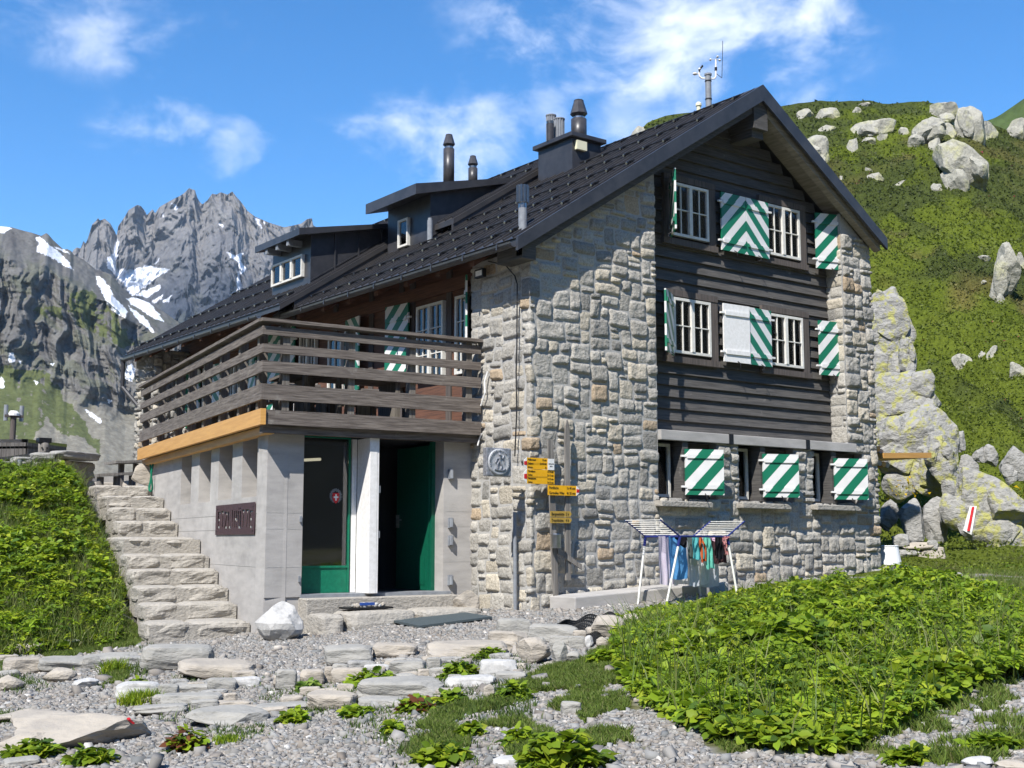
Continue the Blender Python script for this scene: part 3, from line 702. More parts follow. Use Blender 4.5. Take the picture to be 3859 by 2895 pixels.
for (a,b) in OPEN:
    # deep reveal: window at the left, boarded right half, shutter standing open
    m=MB(); m.box(a,b,.355,.37,1.6,2.54); m.box(a+.58,b,.18,.352,1.62,2.525); m.box(a+.50,a+.62,-.02,.178,1.62,2.525); m.box(a-.02,a+.50,.0,.352,1.55,1.63); m.out('window_surround','siding',HUT)
    window(a+.04,a+.50,1.66,2.5,c=.30,cols_=1,rows=1,curt=None,back=.04)
    shutter((a+.53,-.03,1.69),(1,-.38),.66,.715,period=.42)
    s=MB(); z=1.60; vs=[]
    s.prism([(a-.10,-.17+random.uniform(-.02,.02),z-.10),(b-.28,-.16,z-.11),(b-.20,-.02,z-.09),(b-.20,.30,z-.09),(a-.10,.30,z-.09)],(0,0,.09)); s.out('window_sill','step',HUT,bevel=.012)
# ---------------- roofs
def slab(name,ys,xe,off,m='roof',yb=None,right=True):
    """gable roof: ys=(y0,y1) , front eave x=xe"""
    y0,y1=ys; top=lambda x:ROOF(x)+off; T=.10
    mb=MB(); rx,rz=RX,RZ+off; xr=8.05; zr=ROOFR(xr)+off
    mb.prism([(xe,y0,top(xe)),(rx,y0,rz),(rx,y0,rz-T),(xe,y0,top(xe)-T)],(0,y1-y0,0))
    if right: mb.prism([(rx,y0,rz),(xr,y0,zr),(xr,y0,zr-T),(rx,y0,rz-T)],(0,y1-y0,0))
    return mb.out(name,m,HUT)
R1=slab('roof',(OV,7.4),-.41,0)
# H2: lower part starts further back than the upper part
mb=MB(); O2=.25
top2=lambda x:ROOF(x)+O2
xe2=-.76
mb.prism([(xe2,6.45,top2(xe2)),(1.6,6.45,top2(1.6)),(1.6,6.45,top2(1.6)-.1),(xe2,6.45,top2(xe2)-.1)],(0,14.45-6.45,0))
mb.prism([(1.6,4.3,top2(1.6)),(RX,4.3,RZ+O2),(RX,4.3,RZ+O2-.1),(1.6,4.3,top2(1.6)-.1)],(0,14.45-4.3,0))
mb.prism([(RX,4.3,RZ+O2),(8.05,4.3,ROOFR(8.05)+O2),(8.05,4.3,ROOFR(8.05)+O2-.1),(RX,4.3,RZ+O2-.1)],(0,14.45-4.3,0))
mb.prism([(1.6,4.32,top2(1.6)-.1),(RX,4.32,RZ+O2-.1),(RX,4.32,RZ-.1),(1.6,4.32,ROOF(1.6)-.1)],(0,.05,0))
mb.prism([(RX,4.32,RZ+O2-.1),(8.0,4.32,ROOFR(8.0)+O2-.1),(8.0,4.32,ROOFR(8.0)-.1),(RX,4.32,RZ-.1)],(0,.05,0))
mb.prism([(xe2+.3,6.47,top2(xe2+.3)-.1),(1.6,6.47,top2(1.6)-.1),(1.6,6.47,ROOF(1.6)-.05),(xe2+.3,6.47,ROOF(xe2+.3)-.05)],(0,.05,0))
R2=mb.out('roof','roof',HUT)
n_=np.array((-.65,0,1.))/math.hypot(.65,1)
def seams(y0,y1,xa,xb,off,parent,step=.235):
    m=MB(); y=y0
    while y<y1:
        q=random.uniform(-.004,.004)
        p=np.array((xa,y-.012,ROOF(xa)+off-.003)); m.obox(p,(xb-xa,0,.65*(xb-xa)),(0,.026,0),n_*(.042+q)); y+=step
    return m.out('standing_seam','roof',parent)
seams(OV+.12,7.3,-.40,RX-.02,0,R1)
seams(6.5,14.4,xe2+.02,1.62,O2,R2); seams(4.36,14.4,1.62,RX-.02,O2,R2)
def guard(x,y0,y1,off,parent,step=.47):
    m=MB(); z=ROOF(x)+off
    p=np.array((x,y0,z))+n_*.07
    m.tube([p,p+np.array((0,y1-y0,0))],.013,6)
    y=y0+.12
    while y<y1:
        q=np.array((x,y-.028,z))+n_*.0
        m.obox(q-np.array((.05,0,.0325)),(.10,0,.065),(0,.045,0),n_*.075)
        m.cur=1; m.cyl(np.array((x-.05,y,z-.03))+n_*.06+np.array((-.014,0,-.005)),np.array((x-.05,y,z-.03))+n_*.06,.02,8); m.cur=0; y+=step
    o=m.out('snow_guard',['iron','steel'],parent)
for x,ya,yb in [(-.10,OV+.35,7.0),(.62,OV+.05,7.0),(1.22,OV+.08,4.8),(1.95,OV+.08,4.8),(2.75,OV+.08,4.5),(3.55,OV+.1,3.0),(4.42,OV+.1,3.9)]: guard(x,ya,yb,0,R1)
for x,ya,yb in [(-.38,6.6,14.3),(.75,8.6,14.3),(1.9,9,14.3),(3.6,4.5,14.3),(4.4,4.5,14.3)]: guard(x,ya,yb,O2,R2)
# fine flashing strip at the eaves
mb=MB(); mb.obox((-.43,OV,ROOF(-.43)+.004),(.0,7.6,0),(.16,0,.104),n_*.006); mb.out('eave_strip','metal_dark',R1)
mb=MB(); mb.obox((xe2-.02,6.45,top2(xe2-.02)+.004),(0,8.0,0),(.16,0,.104),n_*.006); mb.out('eave_strip','metal_dark',R2)
# ridge caps
mb=MB(); mb.prism([(RX-.16,OV-.01,RZ-.085),(RX,OV-.01,RZ+.035),(RX+.16,OV-.01,RZ-.085),(RX,OV-.01,RZ-.0)],(0,4.5,0)); mb.out('ridge_cap','roof',R1)
mb=MB(); mb.prism([(RX-.16,4.29,RZ+O2-.085),(RX,4.29,RZ+O2+.035),(RX+.16,4.29,RZ+O2-.085),(RX,4.29,RZ+O2)],(0,10.2,0)); mb.out('ridge_cap','roof',R2)
# verge boards (front gable)
mb=MB(); t=.055
mb.prism([(-.46,OV-t,ROOF(-.46)+.03),(RX,OV-t,RZ+.045),(RX,OV-t,RZ-.24),(-.46,OV-t,ROOF(-.46)-.17)],(0,t-.002,0))
mb.prism([(RX,OV-t,RZ+.045),(8.09,OV-t,ROOFR(8.09)+.03),(8.09,OV-t,ROOFR(8.09)-.18),(RX,OV-t,RZ-.24)],(0,t-.002,0))
mb.out('verge_board','metal_dark',HUT)
mb=MB()  # inner rafter behind it
mb.prism([(-.3,OV+.05,ROOF(-.3)-.10),(RX,OV+.05,RZ-.10),(RX,OV+.05,RZ-.36),(-.3,OV+.05,ROOF(-.3)-.30)],(0,.14,0)); mb.out('rafter','siding',HUT)
mb=MB(); mb.prism([(RX,OV+.05,RZ-.10),(8.0,OV+.05,ROOFR(8.0)-.10),(8.0,OV+.05,ROOFR(8)-.26),(RX,OV+.05,RZ-.34)],(0,.14,0)); mb.out('rafter','soffit',HUT)
mb=MB(); mb.prism([(RX,OV,RZ-.102),(8.0,OV,ROOFR(8)-.102),(8.0,OV,ROOFR(8)-.13),(RX,OV,RZ-.13)],(0,.62,0)); mb.out('soffit_boards','soffit',HUT)
mb=MB(); mb.prism([(-.35,OV,ROOF(-.35)-.102),(RX,OV,RZ-.102),(RX,OV,RZ-.13),(-.35,OV,ROOF(-.35)-.13)],(0,.62,0)); mb.out('soffit_boards','siding',HUT)
mb=MB(); mb.box(RX-.17,RX+.17,OV+.02,.5,RZ-.72,RZ-.30); mb.box(RX-.14,RX+.14,OV+.10,.5,RZ-.86,RZ-.722); mb.out('ridge_purlin','siding',HUT)
mb=MB(); mb.box(-.30,-.05,OV+.06,.4,ROOF(-.3)-.34,ROOF(-.3)-.13); mb.out('eave_purlin','siding',HUT)
# eaves soffit of the long side, red brown
mb=MB(); mb.prism([(-.36,OV+.3,ROOF(-.36)-.105),(.45,OV+.3,ROOF(.45)-.105),(.45,OV+.3,ROOF(.45)-.13),(-.36,OV+.3,ROOF(-.36)-.13)],(0,7.1,0))
mb.prism([(xe2+.05,7.45,top2(xe2+.05)-.105),(.45,7.45,top2(.45)-.105),(.45,7.45,top2(.45)-.13),(xe2+.05,7.45,top2(xe2+.05)-.13)],(0,6.9,0)); mb.out('soffit_boards','timber',HUT)
for k in range(15):
    y=.9+k*.92; off=0 if y<7.2 else O2; xa=-.36 if y<7.2 else xe2+.06
    m=MB(); m.obox((xa,y,ROOF(xa)+off-.24),(.9,0,.585),(0,.12,0),(0,0,.12)); m.out('rafter','timber',HUT)
# gutters: half round
def gutter(x,z,y0,y1,r=.075):
    m=MB(); n=8; vs=[]
    for y in (y0,y1):
        for k in range(n+1):
            a=math.pi+math.pi*k/n; vs.append((x+r*math.cos(a),y,z+r*math.sin(a)))
        for k in range(n+1):
            a=2*math.pi-math.pi*k/n; vs.append((x+(r-.008)*math.cos(a),y,z+(r-.008)*math.sin(a)))
    q=2*(n+1); m.add(vs,[(k,(k+1)%q,q+(k+1)%q,q+k) for k in range(q)]+[tuple(range(q))[::-1],tuple(range(q,2*q))])
    o=m.out('gutter','metal_dark',HUT)
    b=MB(); y=y0+.3
    while y<y1: b.box(x-r-.006,x+r+.01,y,y+.03,z-.02,z+.012); b.box(x-r-.008,x-r,y,y+.03,z-r,z); y+=.85
    b.out('gutter_bracket','metal_dark',o)
gutter(-.47,ROOF(-.41)-.075,OV+.02,7.2)
gutter(xe2-.06,top2(xe2)-.11,7.2,14.35,.06)
mb=MB(); mb.tube([(xe2-.06,14.3,top2(xe2)-.15),(xe2-.06,14.3,top2(xe2)-.75),(-.45,13.9,top2(xe2)-1.35)],.05,8); mb.out('downpipe','metal_dark',HUT)
# ---------------- dormer near the chimney
def dormer(xf,xw,y0,y1,zf,sl,plane,off,win,name='dormer',over=.15,fasc=.2,brk=False):
    """xf roof front edge, xw front wall, roof z = zf+sl*(x-xf)"""
    xb=(zf-sl*xf-5.507-off)/(.65-sl); top=lambda x:zf+sl*(x-xf)
    m=MB(); m.prism([(xw,y0,ROOF(xw)+off-.05),(xb,y0,top(xb)-.05),(xw,y0,top(xw)-.06)],(0,y1-y0,0)); D=m.out(name,'metal_dark',HUT)
    m=MB(); m.prism([(xf,y0-over,top(xf)),(xb+.15,y0-over,top(xb+.15)),(xb+.15,y0-over,top(xb+.15)-.06),(xf,y0-over,top(xf)-fasc)],(0,y1-y0+2*over,0)); m.out('dormer_roof','metal_dark',D)
    # cheek panel seams
    m=MB(); x=xw+.5
    while x<xb-.35:
        m.box(x,x+.025,y0-.03,y0-.002,ROOF(x)+off,top(x)-.07); x+=.52
    if brk: m.out('standing_seam','metal_dark',D)
    m=MB(); m.obox((xw-.01,y0-.02,ROOF(xw)+off+.06),(xb-xw-.2,0,.65*(xb-xw-.2)),(0,.018,0),(0,0,.03)); m.out('flashing','metal_dark',D)
    if brk:
        for k in range(3): m=MB(); yy=y0+.35+k*(y1-y0-.7)/2; m.box(xf+.03,xw,yy,yy+.09,top(xf)-fasc-.1,top(xf)-fasc+.02); m.out('bracket','zinc',D)
    return D,xb
D2,_=dormer(1.08,1.50,4.92,6.42,7.47,.23,None,0,None)
D1,_=dormer(-.27,.06,6.85,8.45,6.82,.2,None,O2,None,brk=True,fasc=.13)
window(5.61,5.965,6.53,7.07,fr='X',c=1.485,cols_=1,rows=1,curt='lace',back=.14,fw=.04)
wA=onX(1030,1003,.04); wB=onX(1145,959,.04); wC=onX(1030,1083,.04)
window(wB[1],wA[1],wC[2],wA[2],fr='X',c=.045,cols_=3,rows=1,curt='lace',back=.14,fw=.04)
# ---------------- chimney block
b0=np.array((3.43,3.13)); 
m=MB(); m.box(3.44,4.14,3.13,4.14,7.4,8.38); CH=m.out('chimney','metal_dark',HUT)
m=MB(); m.box(3.36,4.22,3.05,4.22,8.385,8.47); m.out('chimney_cap','metal_dark',CH,bevel=.01)
m=MB(); m.box(3.50,3.74,3.06,3.128,8.16,8.33); m.out('junction_box','cream',CH,label='cream junction box on the chimney')
def cowl(c,r,z0,z1,hat,seg=8,par=CH,nm='flue_pipe'):
    m=MB(); m.cyl((c[0],c[1],z0),(c[0],c[1],z1),r,20); o=m.out(nm,'flue',par)
    for q in o.data.polygons: q.use_smooth=abs(q.normal.z)<.5
    h=MB(); h.cyl((c[0],c[1],z1),(c[0],c[1],z1+.04),r*.8,16); h.out('flue_ring','steel',o) if par is HUT else h.out('flue_ring','steel',par)
    h=MB(); h.lathe((c[0],c[1],z1+.04),[(r*.72,0),(r*1.12,r*.42),(r*1.10,r*.52),(r*.62,r*2.15),(r*.66,r*2.2),(r*.60,r*2.28)],seg); h.out('cowl','flue',o if par is HUT else par)
cowl((4.02,3.62),.15,8.46,8.98,1)
m=MB(); m.cyl((3.42,3.75,8.46),(3.42,3.75,8.80),.072,14); m.out('flue_pipe','flue',CH); m=MB(); m.lathe((3.42,3.75,8.80),[(.074,0),(.078,.05),(.02,.075)],14); m.out('flue_ring','steel',CH)
def fluted(c,r,z0,z1,par):
    m=MB(); n=12
    for k in range(n):
        a=2*math.pi*k/n; m.cyl((c[0]+r*math.cos(a),c[1]+r*math.sin(a),z0),(c[0]+r*math.cos(a),c[1]+r*math.sin(a),z1),r*.24,6)
    m.cyl((c[0],c[1],z0),(c[0],c[1],z1),r*.95,12); m.cyl((c[0],c[1],z1),(c[0],c[1],z1+.02),r*1.3,16)
    m.out('vent_cowl','zinc',par)
fluted((3.64,3.75),.085,8.46,8.93,CH); fluted((3.66,4.02),.08,8.46,9.08,CH)
# flues standing on the dormer roof
for (u,vb,vt,r) in [(1691,684,500,.105),(1782,680,583,.09)]:
    p=pl(u,vb,(-.23,0,1),7.47-.23*1.08+.02); s_=np.linalg.norm(p-CAM)
    cowl((p[0],p[1]),r,p[2]-.12,p[2]+(vb-vt-60*r/.105)/F*s_*1.0,1,par=HUT)
# vent near the verge
p=pl(1970,866,(-.65,0,1),5.507)
m=MB(); m.cyl(p-np.array((0,0,.1)),p+np.array((0,0,.32)),.064,16); vp=m.out('vent_pipe','zinc',HUT)
m=MB(); m.cyl(p+np.array((0,0,.32)),p+np.array((0,0,.42)),.062,16); m.out('vent_collar','steel',vp); m=MB()
for k in range(10):
    a=2*math.pi*k/10; q=p+np.array((.075*math.cos(a),.075*math.sin(a),.40)); m.cyl(q,q+np.array((0,0,.26)),.022,6)
m.out('vent_cowl','steel',vp)
p=pl(1620,915,(-.65,0,1),5.507); m=MB(); m.cyl(p-np.array((0,0,.1)),p+np.array((0,0,.42)),.052,12); m.cyl(p+np.array((0,0,.42)),p+np.array((0,0,.46)),.04,12); m.out('vent_pipe','zinc',HUT)
# ---------------- long side at terrace level
XW=.32
mb=MB(); mb.prism([(XW,1.40,2.0),(XW,1.40,5.55),(XW+.1,1.40,5.55),(XW+.1,1.40,2.0)],(0,12.3,0)); part('timber_wall',mb,'timber')
mb=MB()
for y in (1.45,2.45,3.55,3.9,4.9,6.2,7.9,9.0): mb.box(XW-.03,XW-.002,y,y+.14,2.7,5.4)
part('timber_post',mb,'timber_post')
mb=MB(); mb.box(XW-.05,XW-.002,1.42,13.5,4.98,5.2); part('timber_beam',mb,'timber')
for (a,b,z0,z1,c_) in [(2.62,3.42,3.6,4.86,2),(1.62,2.28,3.6,4.86,2),(5.95,6.45,3.7,4.72,1),(6.95,7.6,3.7,4.95,2),(10.2,10.9,3.7,4.8,2),(11.6,12.2,3.7,4.8,2)]:
    window(a,b,z0,z1,fr='X',c=XW-.03,cols_=c_,rows=3,curt=None,back=.25)
# shutters on the long side: facing the terrace
def sshut(y,z0,w,h,dirn,flip=False,lean=.12):
    return shutter((XW-.08,y,z0),(-lean,dirn),w,h,nrm=(-1,0,0) ,flip=flip)
sshut(3.62,3.55,.62,1.42,1,True); sshut(5.75,3.6,.62,1.36,-1,True); sshut(7.75,3.45,1.2,1.75,1,True); sshut(9.9,3.5,.6,1.4,-1); sshut(11.0,3.5,.6,1.3,1); sshut(12.3,3.5,.6,1.3,1)
sh=shutter((XW-.06,1.97,3.50),(-.56,-.83),.56,1.55,nrm=(-.83,.56,0),hook=False)
# flood light
m=MB(); pL=onX(1794,1037,-.14); m.obox(pL-np.array((.03,.0,.06)),(.06,0,0),(0,-.22,0),(0,0,.13)); fl=m.out('flood_light','iron',HUT); m=MB(); m.obox(pL+np.array((-.034,-.03,-.035)),(.003,0,0),(0,-.16,0),(0,0,.08)); m.out('lamp_glass','white',fl)
# far stone pier of the long side
mb=MB();cols=[]
masonry(mb,cols,13.2,14.2,.8,5.3,lambda u,v:True,lambda u,v,d:(-.50-d,u,v),51,base=.04,rough=.06)
masonry(mb,cols,-.5,.4,.8,5.3,lambda u,v:True,lambda u,v,d:(u,13.2-d,v),53,base=.04,rough=.06)
out_stone(mb,cols,'stone_pier'); mb=MB(); mb.box(-.49,.5,13.21,14.19,.5,5.3); part('mortar_bed',mb,'mortar')
# cables and pipe on the corner
m=MB(); pts=[onX(1840,985,-.06),onX(1905,1000,-.06),onX(1940,1040,-.06),onX(1949,1070,-.08),onX(1948,1290,-.09),onX(1945,1400,-.09),onX(1947,1560,-.09),onX(1940,1720,-.09)]
m.tube(pts,.010,6); part('cable',m,'iron')
p0=onX(1940,1930,-.10);p1=onX(1942,2312,-.10); m=MB(); m.cyl(p0,p1,.027,10); part('conduit_pipe',m,'zinc')
# ---------------- concrete porch
ex=np.array((-math.cos(math.radians(5)),math.sin(math.radians(5)),0)); nf=np.array((-math.sin(math.radians(5)),-math.cos(math.radians(5)),0))
es=np.array((.167,.986,0)); es/=np.linalg.norm(es); ns=np.array((-es[1],es[0],0)); Zv=np.array((0,0,1.))
P0=np.array((0,1.43,0)); A=P0+ex*3.25; LS=9.0
def fp(s,z,d=0): return P0+ex*s+nf*d+Zv*z         # point on the front plane, s to the left
def sp(s,z,d=0): return A+es*s+ns*d+Zv*z          # point on the left side
ZT=2.50
def fbx(m,s0,s1,z0,z1,d0,d1): m.obox(fp(s0,z0,d0),ex*(s1-s0),Zv*(z1-z0),nf*(d1-d0))
def sbx(m,s0,s1,z0,z1,d0,d1): m.obox(sp(s0,z0,d0),es*(s1-s0),Zv*(z1-z0),ns*(d1-d0))
SL,SR=3.25,0.0; oL,oR=2.718,.492       # opening
mb=MB(); fbx(mb,oL,SL,.215,ZT,-.35,0); fbx(mb,oL,SL,-.5,.216,-.35,-.02); part('porch_wall',mb,'concrete')
mb=MB(); fbx(mb,SR,oR,.18,ZT,-.35,0); fbx(mb,SR,oR,-.3,.181,-.35,-.02); part('porch_wall',mb,'concrete')
mb=MB(); slots=[(.50,1.28),(1.84,2.62),(3.13,3.90),(4.45,5.20)]
sbx(mb,.02,LS,-.6,1.60,-.30,-.001); x0=.02
for a,b in slots: sbx(mb,x0,a,1.60,ZT,-.30,-.001); x0=b
sbx(mb,x0,LS,1.60,ZT,-.30,-.001)
part('porch_wall',mb,'concrete')
mb=MB()
for a,b in slots: mb=MB(); sbx(mb,a-.02,b+.02,1.55,ZT,-.36,-.29); part('slot_infill',mb,'slot_shade')
mb=MB()
for a,b in slots: mb=MB(); mb.tube([sp(b-.12,1.86,-.29),sp(b-.12,1.86,-.24),sp(b-.12,1.80,-.24)],.012,6); part('slot_hook',mb,'iron')
# form joints
mb=MB()
for z in (.62,1.14,1.36): 
    sbx(mb,.05,LS,z,z+.008,.0,.0025)
    fbx(mb,oL+.01,SL-.01,z,z+.007,.0,.002); fbx(mb,SR+.01,oR-.01,z+.05,z+.057,.0,.002)
part('form_joint',mb,'mortar')
# interior of the porch
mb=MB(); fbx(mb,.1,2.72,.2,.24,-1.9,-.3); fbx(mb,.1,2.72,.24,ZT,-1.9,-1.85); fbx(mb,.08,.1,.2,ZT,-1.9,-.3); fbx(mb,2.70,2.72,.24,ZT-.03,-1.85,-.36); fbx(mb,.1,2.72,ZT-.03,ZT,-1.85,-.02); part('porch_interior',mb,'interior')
mb=MB(); mb.cyl(fp(1.95,2.20,-1.2),fp(2.45,2.16,-1.2),.022,10); tl=bpy.data.materials.new('tube_light'); tl.use_nodes=True
pb=tl.node_tree.nodes['Principled BSDF']; pb.inputs['Emission Color'].default_value=(1,.93,.62,1); pb.inputs['Emission Strength'].default_value=.55; MATS['tube_light']=tl
part('tube_lamp',mb,'tube_light')
# glazing left, door right
RC=-.28
mb=MB(); fbx(mb,oL-.02,oL,.25,ZT-.04,RC-.06,RC+.02); fbx(mb,1.885,1.91,.25,ZT-.04,RC-.06,RC+.02); fbx(mb,1.91,oL-.02,.25,.60,RC-.05,RC+.005); fbx(mb,1.91,oL-.02,.60,.63,RC-.06,RC+.02); fbx(mb,1.91,oL-.02,ZT-.06,ZT-.04,RC-.06,RC+.02)
gp=part('porch_window',mb,'green')
mb=MB(); fbx(mb,oR,oR+.06,.25,ZT-.04,RC-.06,RC+.02); part('door_frame',mb,'green_door_shade')
m=MB(); m.prism([fp(1.91,.63,RC-.02),fp(oL-.02,.63,RC-.02),fp(oL-.02,ZT-.06,RC-.02),fp(1.91,ZT-.06,RC-.02)],nf*.01); pane=m.out('pane','glass',gp)
# emblem on the glass: wreath, red shield, white cross
ec=fp(2.10,1.60,RC-.005); exr=-ex
def shp(poly,d,name,mt,par):
    m=MB(); m.prism([ec+exr*x+Zv*z+nf*d for x,z in poly],nf*.003); return m.out(name,mt,par)
m=MB()
for k in range(13):
    a=math.radians(-60+k*25); c=ec+exr*.075*math.cos(a)+Zv*(.085*math.sin(a)+.02)
    for j in range(5):
        b=2*math.pi*j/5; m.prism([c+exr*.0+Zv*0,c+exr*.02*math.cos(b-.35)+Zv*.02*math.sin(b-.35),c+exr*.026*math.cos(b)+Zv*.026*math.sin(b),c+exr*.02*math.cos(b+.35)+Zv*.02*math.sin(b+.35)],nf*.002)
E_=m.out('emblem','zinc',gp)
shp([(-.052,.06),(.052,.06),(.052,-.02),(.03,-.065),(0,-.09),(-.03,-.065),(-.052,-.02)],.004,'emblem','red',gp)
shp([(x*.6,z*.6) for x,z in [(-.018,.07),(.018,.07),(.018,.018),(.06,.018),(.06,-.018),(.018,-.018),(.018,-.08),(-.018,-.08),(-.018,-.018),(-.06,-.018),(-.06,.018),(-.018,.018)]],.008,'emblem','white',gp)
# lintel wood over the opening
mb=MB(); fbx(mb,oR-.01,oL+.02,ZT-.03,ZT+.03,-.34,.0); part('door_lintel',mb,'new_wood')
# white weather door folded out at right angle
mb=MB(); fbx(mb,1.66,1.78,.245,ZT-.06,RC+.02,.16); fbx(mb,1.63,1.66,.245,ZT-.06,.05,.155); wd=part('weather_door',mb,'white',bevel=.006)
mb=MB(); 
for z in (1.02,1.66): mb=MB(); fbx(mb,1.60,1.64,z,z+.10,.09,.14); mb.out('hinge','zinc',wd)
mb=MB(); fbx(mb,1.785,1.86,.25,ZT-.06,RC-.04,RC+.015); mb.out('door_frame','white',wd)
# green door leaf swung inwards
dv=(ex*.02-nf*1.0); dv/=np.linalg.norm(dv); dn=np.array((dv[1],-dv[0],0)); h0=fp(oR+.08,.25,RC-.03)
mb=MB(); mb.obox(h0,dv*1.02,Zv*2.16,dn*.05); dl=part('door',mb,'green_door_shade')
mb=MB(); mb.obox(h0-dn*.008+dv*.10+Zv*.08,dv*.80,Zv*.42,dn*.066); mb.out('door_panel','green_door_shade',dl); mb=MB(); q=h0+dv*.92+Zv*1.05-dn*.05; mb.tube([q,q-dv*.14],.012,6); mb.obox(q-Zv*.12,dv*.03,Zv*.2,dn*.045); mb.out('handle','steel',dl)
# sill, step
mb=MB(); fbx(mb,oR-.12,oL+.02,.20,.246,-.34,.03); part('door_sill',mb,'zinc')
mb=MB(); fbx(mb,.36,2.75,-.30,.20,-.1,.28); part('door_step',mb,'step',bevel=.015)
# steel pins on the right wall
mb=MB()
for z in (1.98,1.26,1.0,.42): mb=MB(); fbx(mb,.36,.42,z-.09,z+.06,.0,.045); mb.cyl(fp(.38,z-.08,.05),fp(.38,z+.05,.05),.03,8); part('pintle',mb,'zinc')
for z in (1.24,.42): mb=MB(); fbx(mb,oL+.02,oL+.05,z,z+.08,0,.03); part('pintle',mb,'zinc')
mb=MB(); c=onX(1800,1480,-.01); mb.tube([onX(1838,1400,-.05),onX(1826,1440,-.08),onX(1828,1480,-.09),onX(1812,1530,-.1)],.012,6); mb.tube([onX(1815,1635,-.05),onX(1806,1655,-.06),onX(1800,1680,-.08)],.012,6); part('cable',mb,'white')
# ---------------- balcony
DF,DL=.30,.20
# corner: intersection of the two offset lines
def isect(p,d,q,e):
    a=np.array([[d[0],-e[0]],[d[1],-e[1]]]); t=np.linalg.solve(a,(q-p)[:2]); return p+d*t[0]
BC=isect(fp(0,0,DF),ex,sp(0,0,DL),es); BC[2]=0
dF=nf@fp(0,0,DF); dL_=ns@sp(0,0,DL)
zF=lambda v,u=997: pl(u,v,nf,dF)[2]
s_corner=(BC-fp(0,0,DF))@ex
LF=s_corner; LB=8.35
def frb(m,s0,s1,z0,z1,d0,d1): m.obox(fp(s0,z0,DF+d0),ex*(s1-s0),Zv*(z1-z0),nf*(d1-d0))
def slb(m,s0,s1,z0,z1,d0,d1): m.obox(BC+es*s0+Zv*z0+ns*d0,es*(s1-s0),Zv*(z1-z0),ns*(d1-d0))
lev=[(zF(1259),zF(1227)),(zF(1327),zF(1294)),(zF(1401),zF(1358)),(zF(1505),zF(1445))]
zr=zF(1198,990); zb0,zb1=zF(1597.6),zF(1543)
BAL=thing  # (balcony stays part of the hut)
for i,(a,b) in enumerate(lev):
    m=MB(); frb(m,.03,LF-.012,a,b,-.045,random.uniform(-.004,.004)); m.out('rail_board','rail',HUT)
    m=MB(); slb(m,.005,LB,a,b,-.045,random.uniform(-.004,.004)); m.out('rail_board','rail',HUT)
m=MB(); frb(m,.03,LF+.03,zr-.045,zr,-.16,.05); m.out('hand_rail','rail',HUT); m=MB(); slb(m,.02,LB+.05,zr-.046,zr-.002,-.16,.05); m.out('hand_rail','rail',HUT)
m=MB(); frb(m,.03,LF-.012,zb0,zb1,-.06,.005); m.out('edge_beam','rail',HUT)
m=MB(); slb(m,-.03,LB+.06,zb0-.01,zb1+.01,-.06,.012); m.out('edge_beam','new_wood',HUT,label='new yellow timber board along the balcony edge')
m=MB(); frb(m,.03,LF-.06,zb0-.11,zb0,-.20,-.08); m.out('deck_beam','rail',HUT); m=MB(); slb(m,.1,LB+.1,zb0-.12,zb0-.012,-.22,-.09); m.out('deck_beam','new_wood',HUT)
for u in (1075,1322,1553,1766):
    p=pl(u,1500,nf,dF-.06); s=(p-fp(0,0,DF))@ex; m=MB(); frb(m,s-.05,s+.05,zb0+.02,zr-.046,-.17,-.047); m.out('rail_post','rail_post',HUT)
for u in (972,901,831,769.5,713,664,601,545):
    p=pl(u,1500,ns,dL_-.06); s=(p-BC)@es; m=MB(); slb(m,s-.05,s+.05,zb0+.02,zr-.048,-.17,-.047); m.out('rail_post','rail_post',HUT)
# deck
m=MB(); c1=BC+es*LB; 
m.prism([fp(.02,zb0+.02,DF-.06),BC-ns*.06-nf*.06+Zv*(zb0+.02),c1-ns*.06+Zv*(zb0+.02),np.array((.30,c1[1],zb0+.02)),np.array((.30,1.5,zb0+.02))],Zv*.10); m.out('deck','rail',HUT)
# joist ends under the deck
for k in range(5): 
    s=.3+k*.65; m=MB(); fbx(m,s,s+.10,ZT,zb0+.02,-.3,DF-.21); m.out('joist','rail',HUT)
# ---------------- entrance plate with cut-out letters
pTL=pl(811,1905,ns,ns@sp(0,0,.03)); pBR=pl(955,2010,ns,ns@sp(0,0,.03))
s0=(pBR-A)@es; s1=(pTL-A)@es
SG=thing('name_plate','rust brown metal name plate with cut out letters on the concrete wall','sign',tuple(sp((s0+s1)/2,1.05,.02)))
cd=bpy.data.curves.new('plate','CURVE'); to=bpy.data.objects.new('plate',cd); Wd=s1-s0; Hh=.45
GL={'E':[(0,0),(1,0),(1,.12),(.36,.12),(.36,.44),(.8,.44),(.8,.56),(.36,.56),(.36,.88),(1,.88),(1,1),(0,1)],'T':[(.32,0),(.68,0),(.68,.88),(1,.88),(1,1),(0,1),(0,.88),(.32,.88)],
 'Z':[(0,0),(1,0),(1,.12),(.42,.12),(1,.9),(1,1),(0,1),(0,.88),(.58,.88),(0,.1)],'L':[(0,0),(1,0),(1,.12),(.36,.12),(.36,1),(0,1)],'I':[(.25,0),(.75,0),(.75,1),(.25,1)],
 'H':[(0,0),(.34,0),(.34,.44),(.66,.44),(.66,0),(1,0),(1,1),(.66,1),(.66,.56),(.34,.56),(.34,1),(0,1)],'U':[(0,0),(1,0),(1,1),(.66,1),(.66,.12),(.34,.12),(.34,1),(0,1)],
 'a':[(.1,1.1),(.38,1.1),(.38,1.2),(.1,1.2)],'b':[(.62,1.1),(.9,1.1),(.9,1.2),(.62,1.2)]}
x=.06*Wd
def poly_spline(P):
    q=cd.splines.new('POLY'); q.points.add(len(P)-1)
    for a_,c_ in zip(q.points,P): a_.co=(c_[0],c_[1],0,1)
    q.use_cyclic_u=True
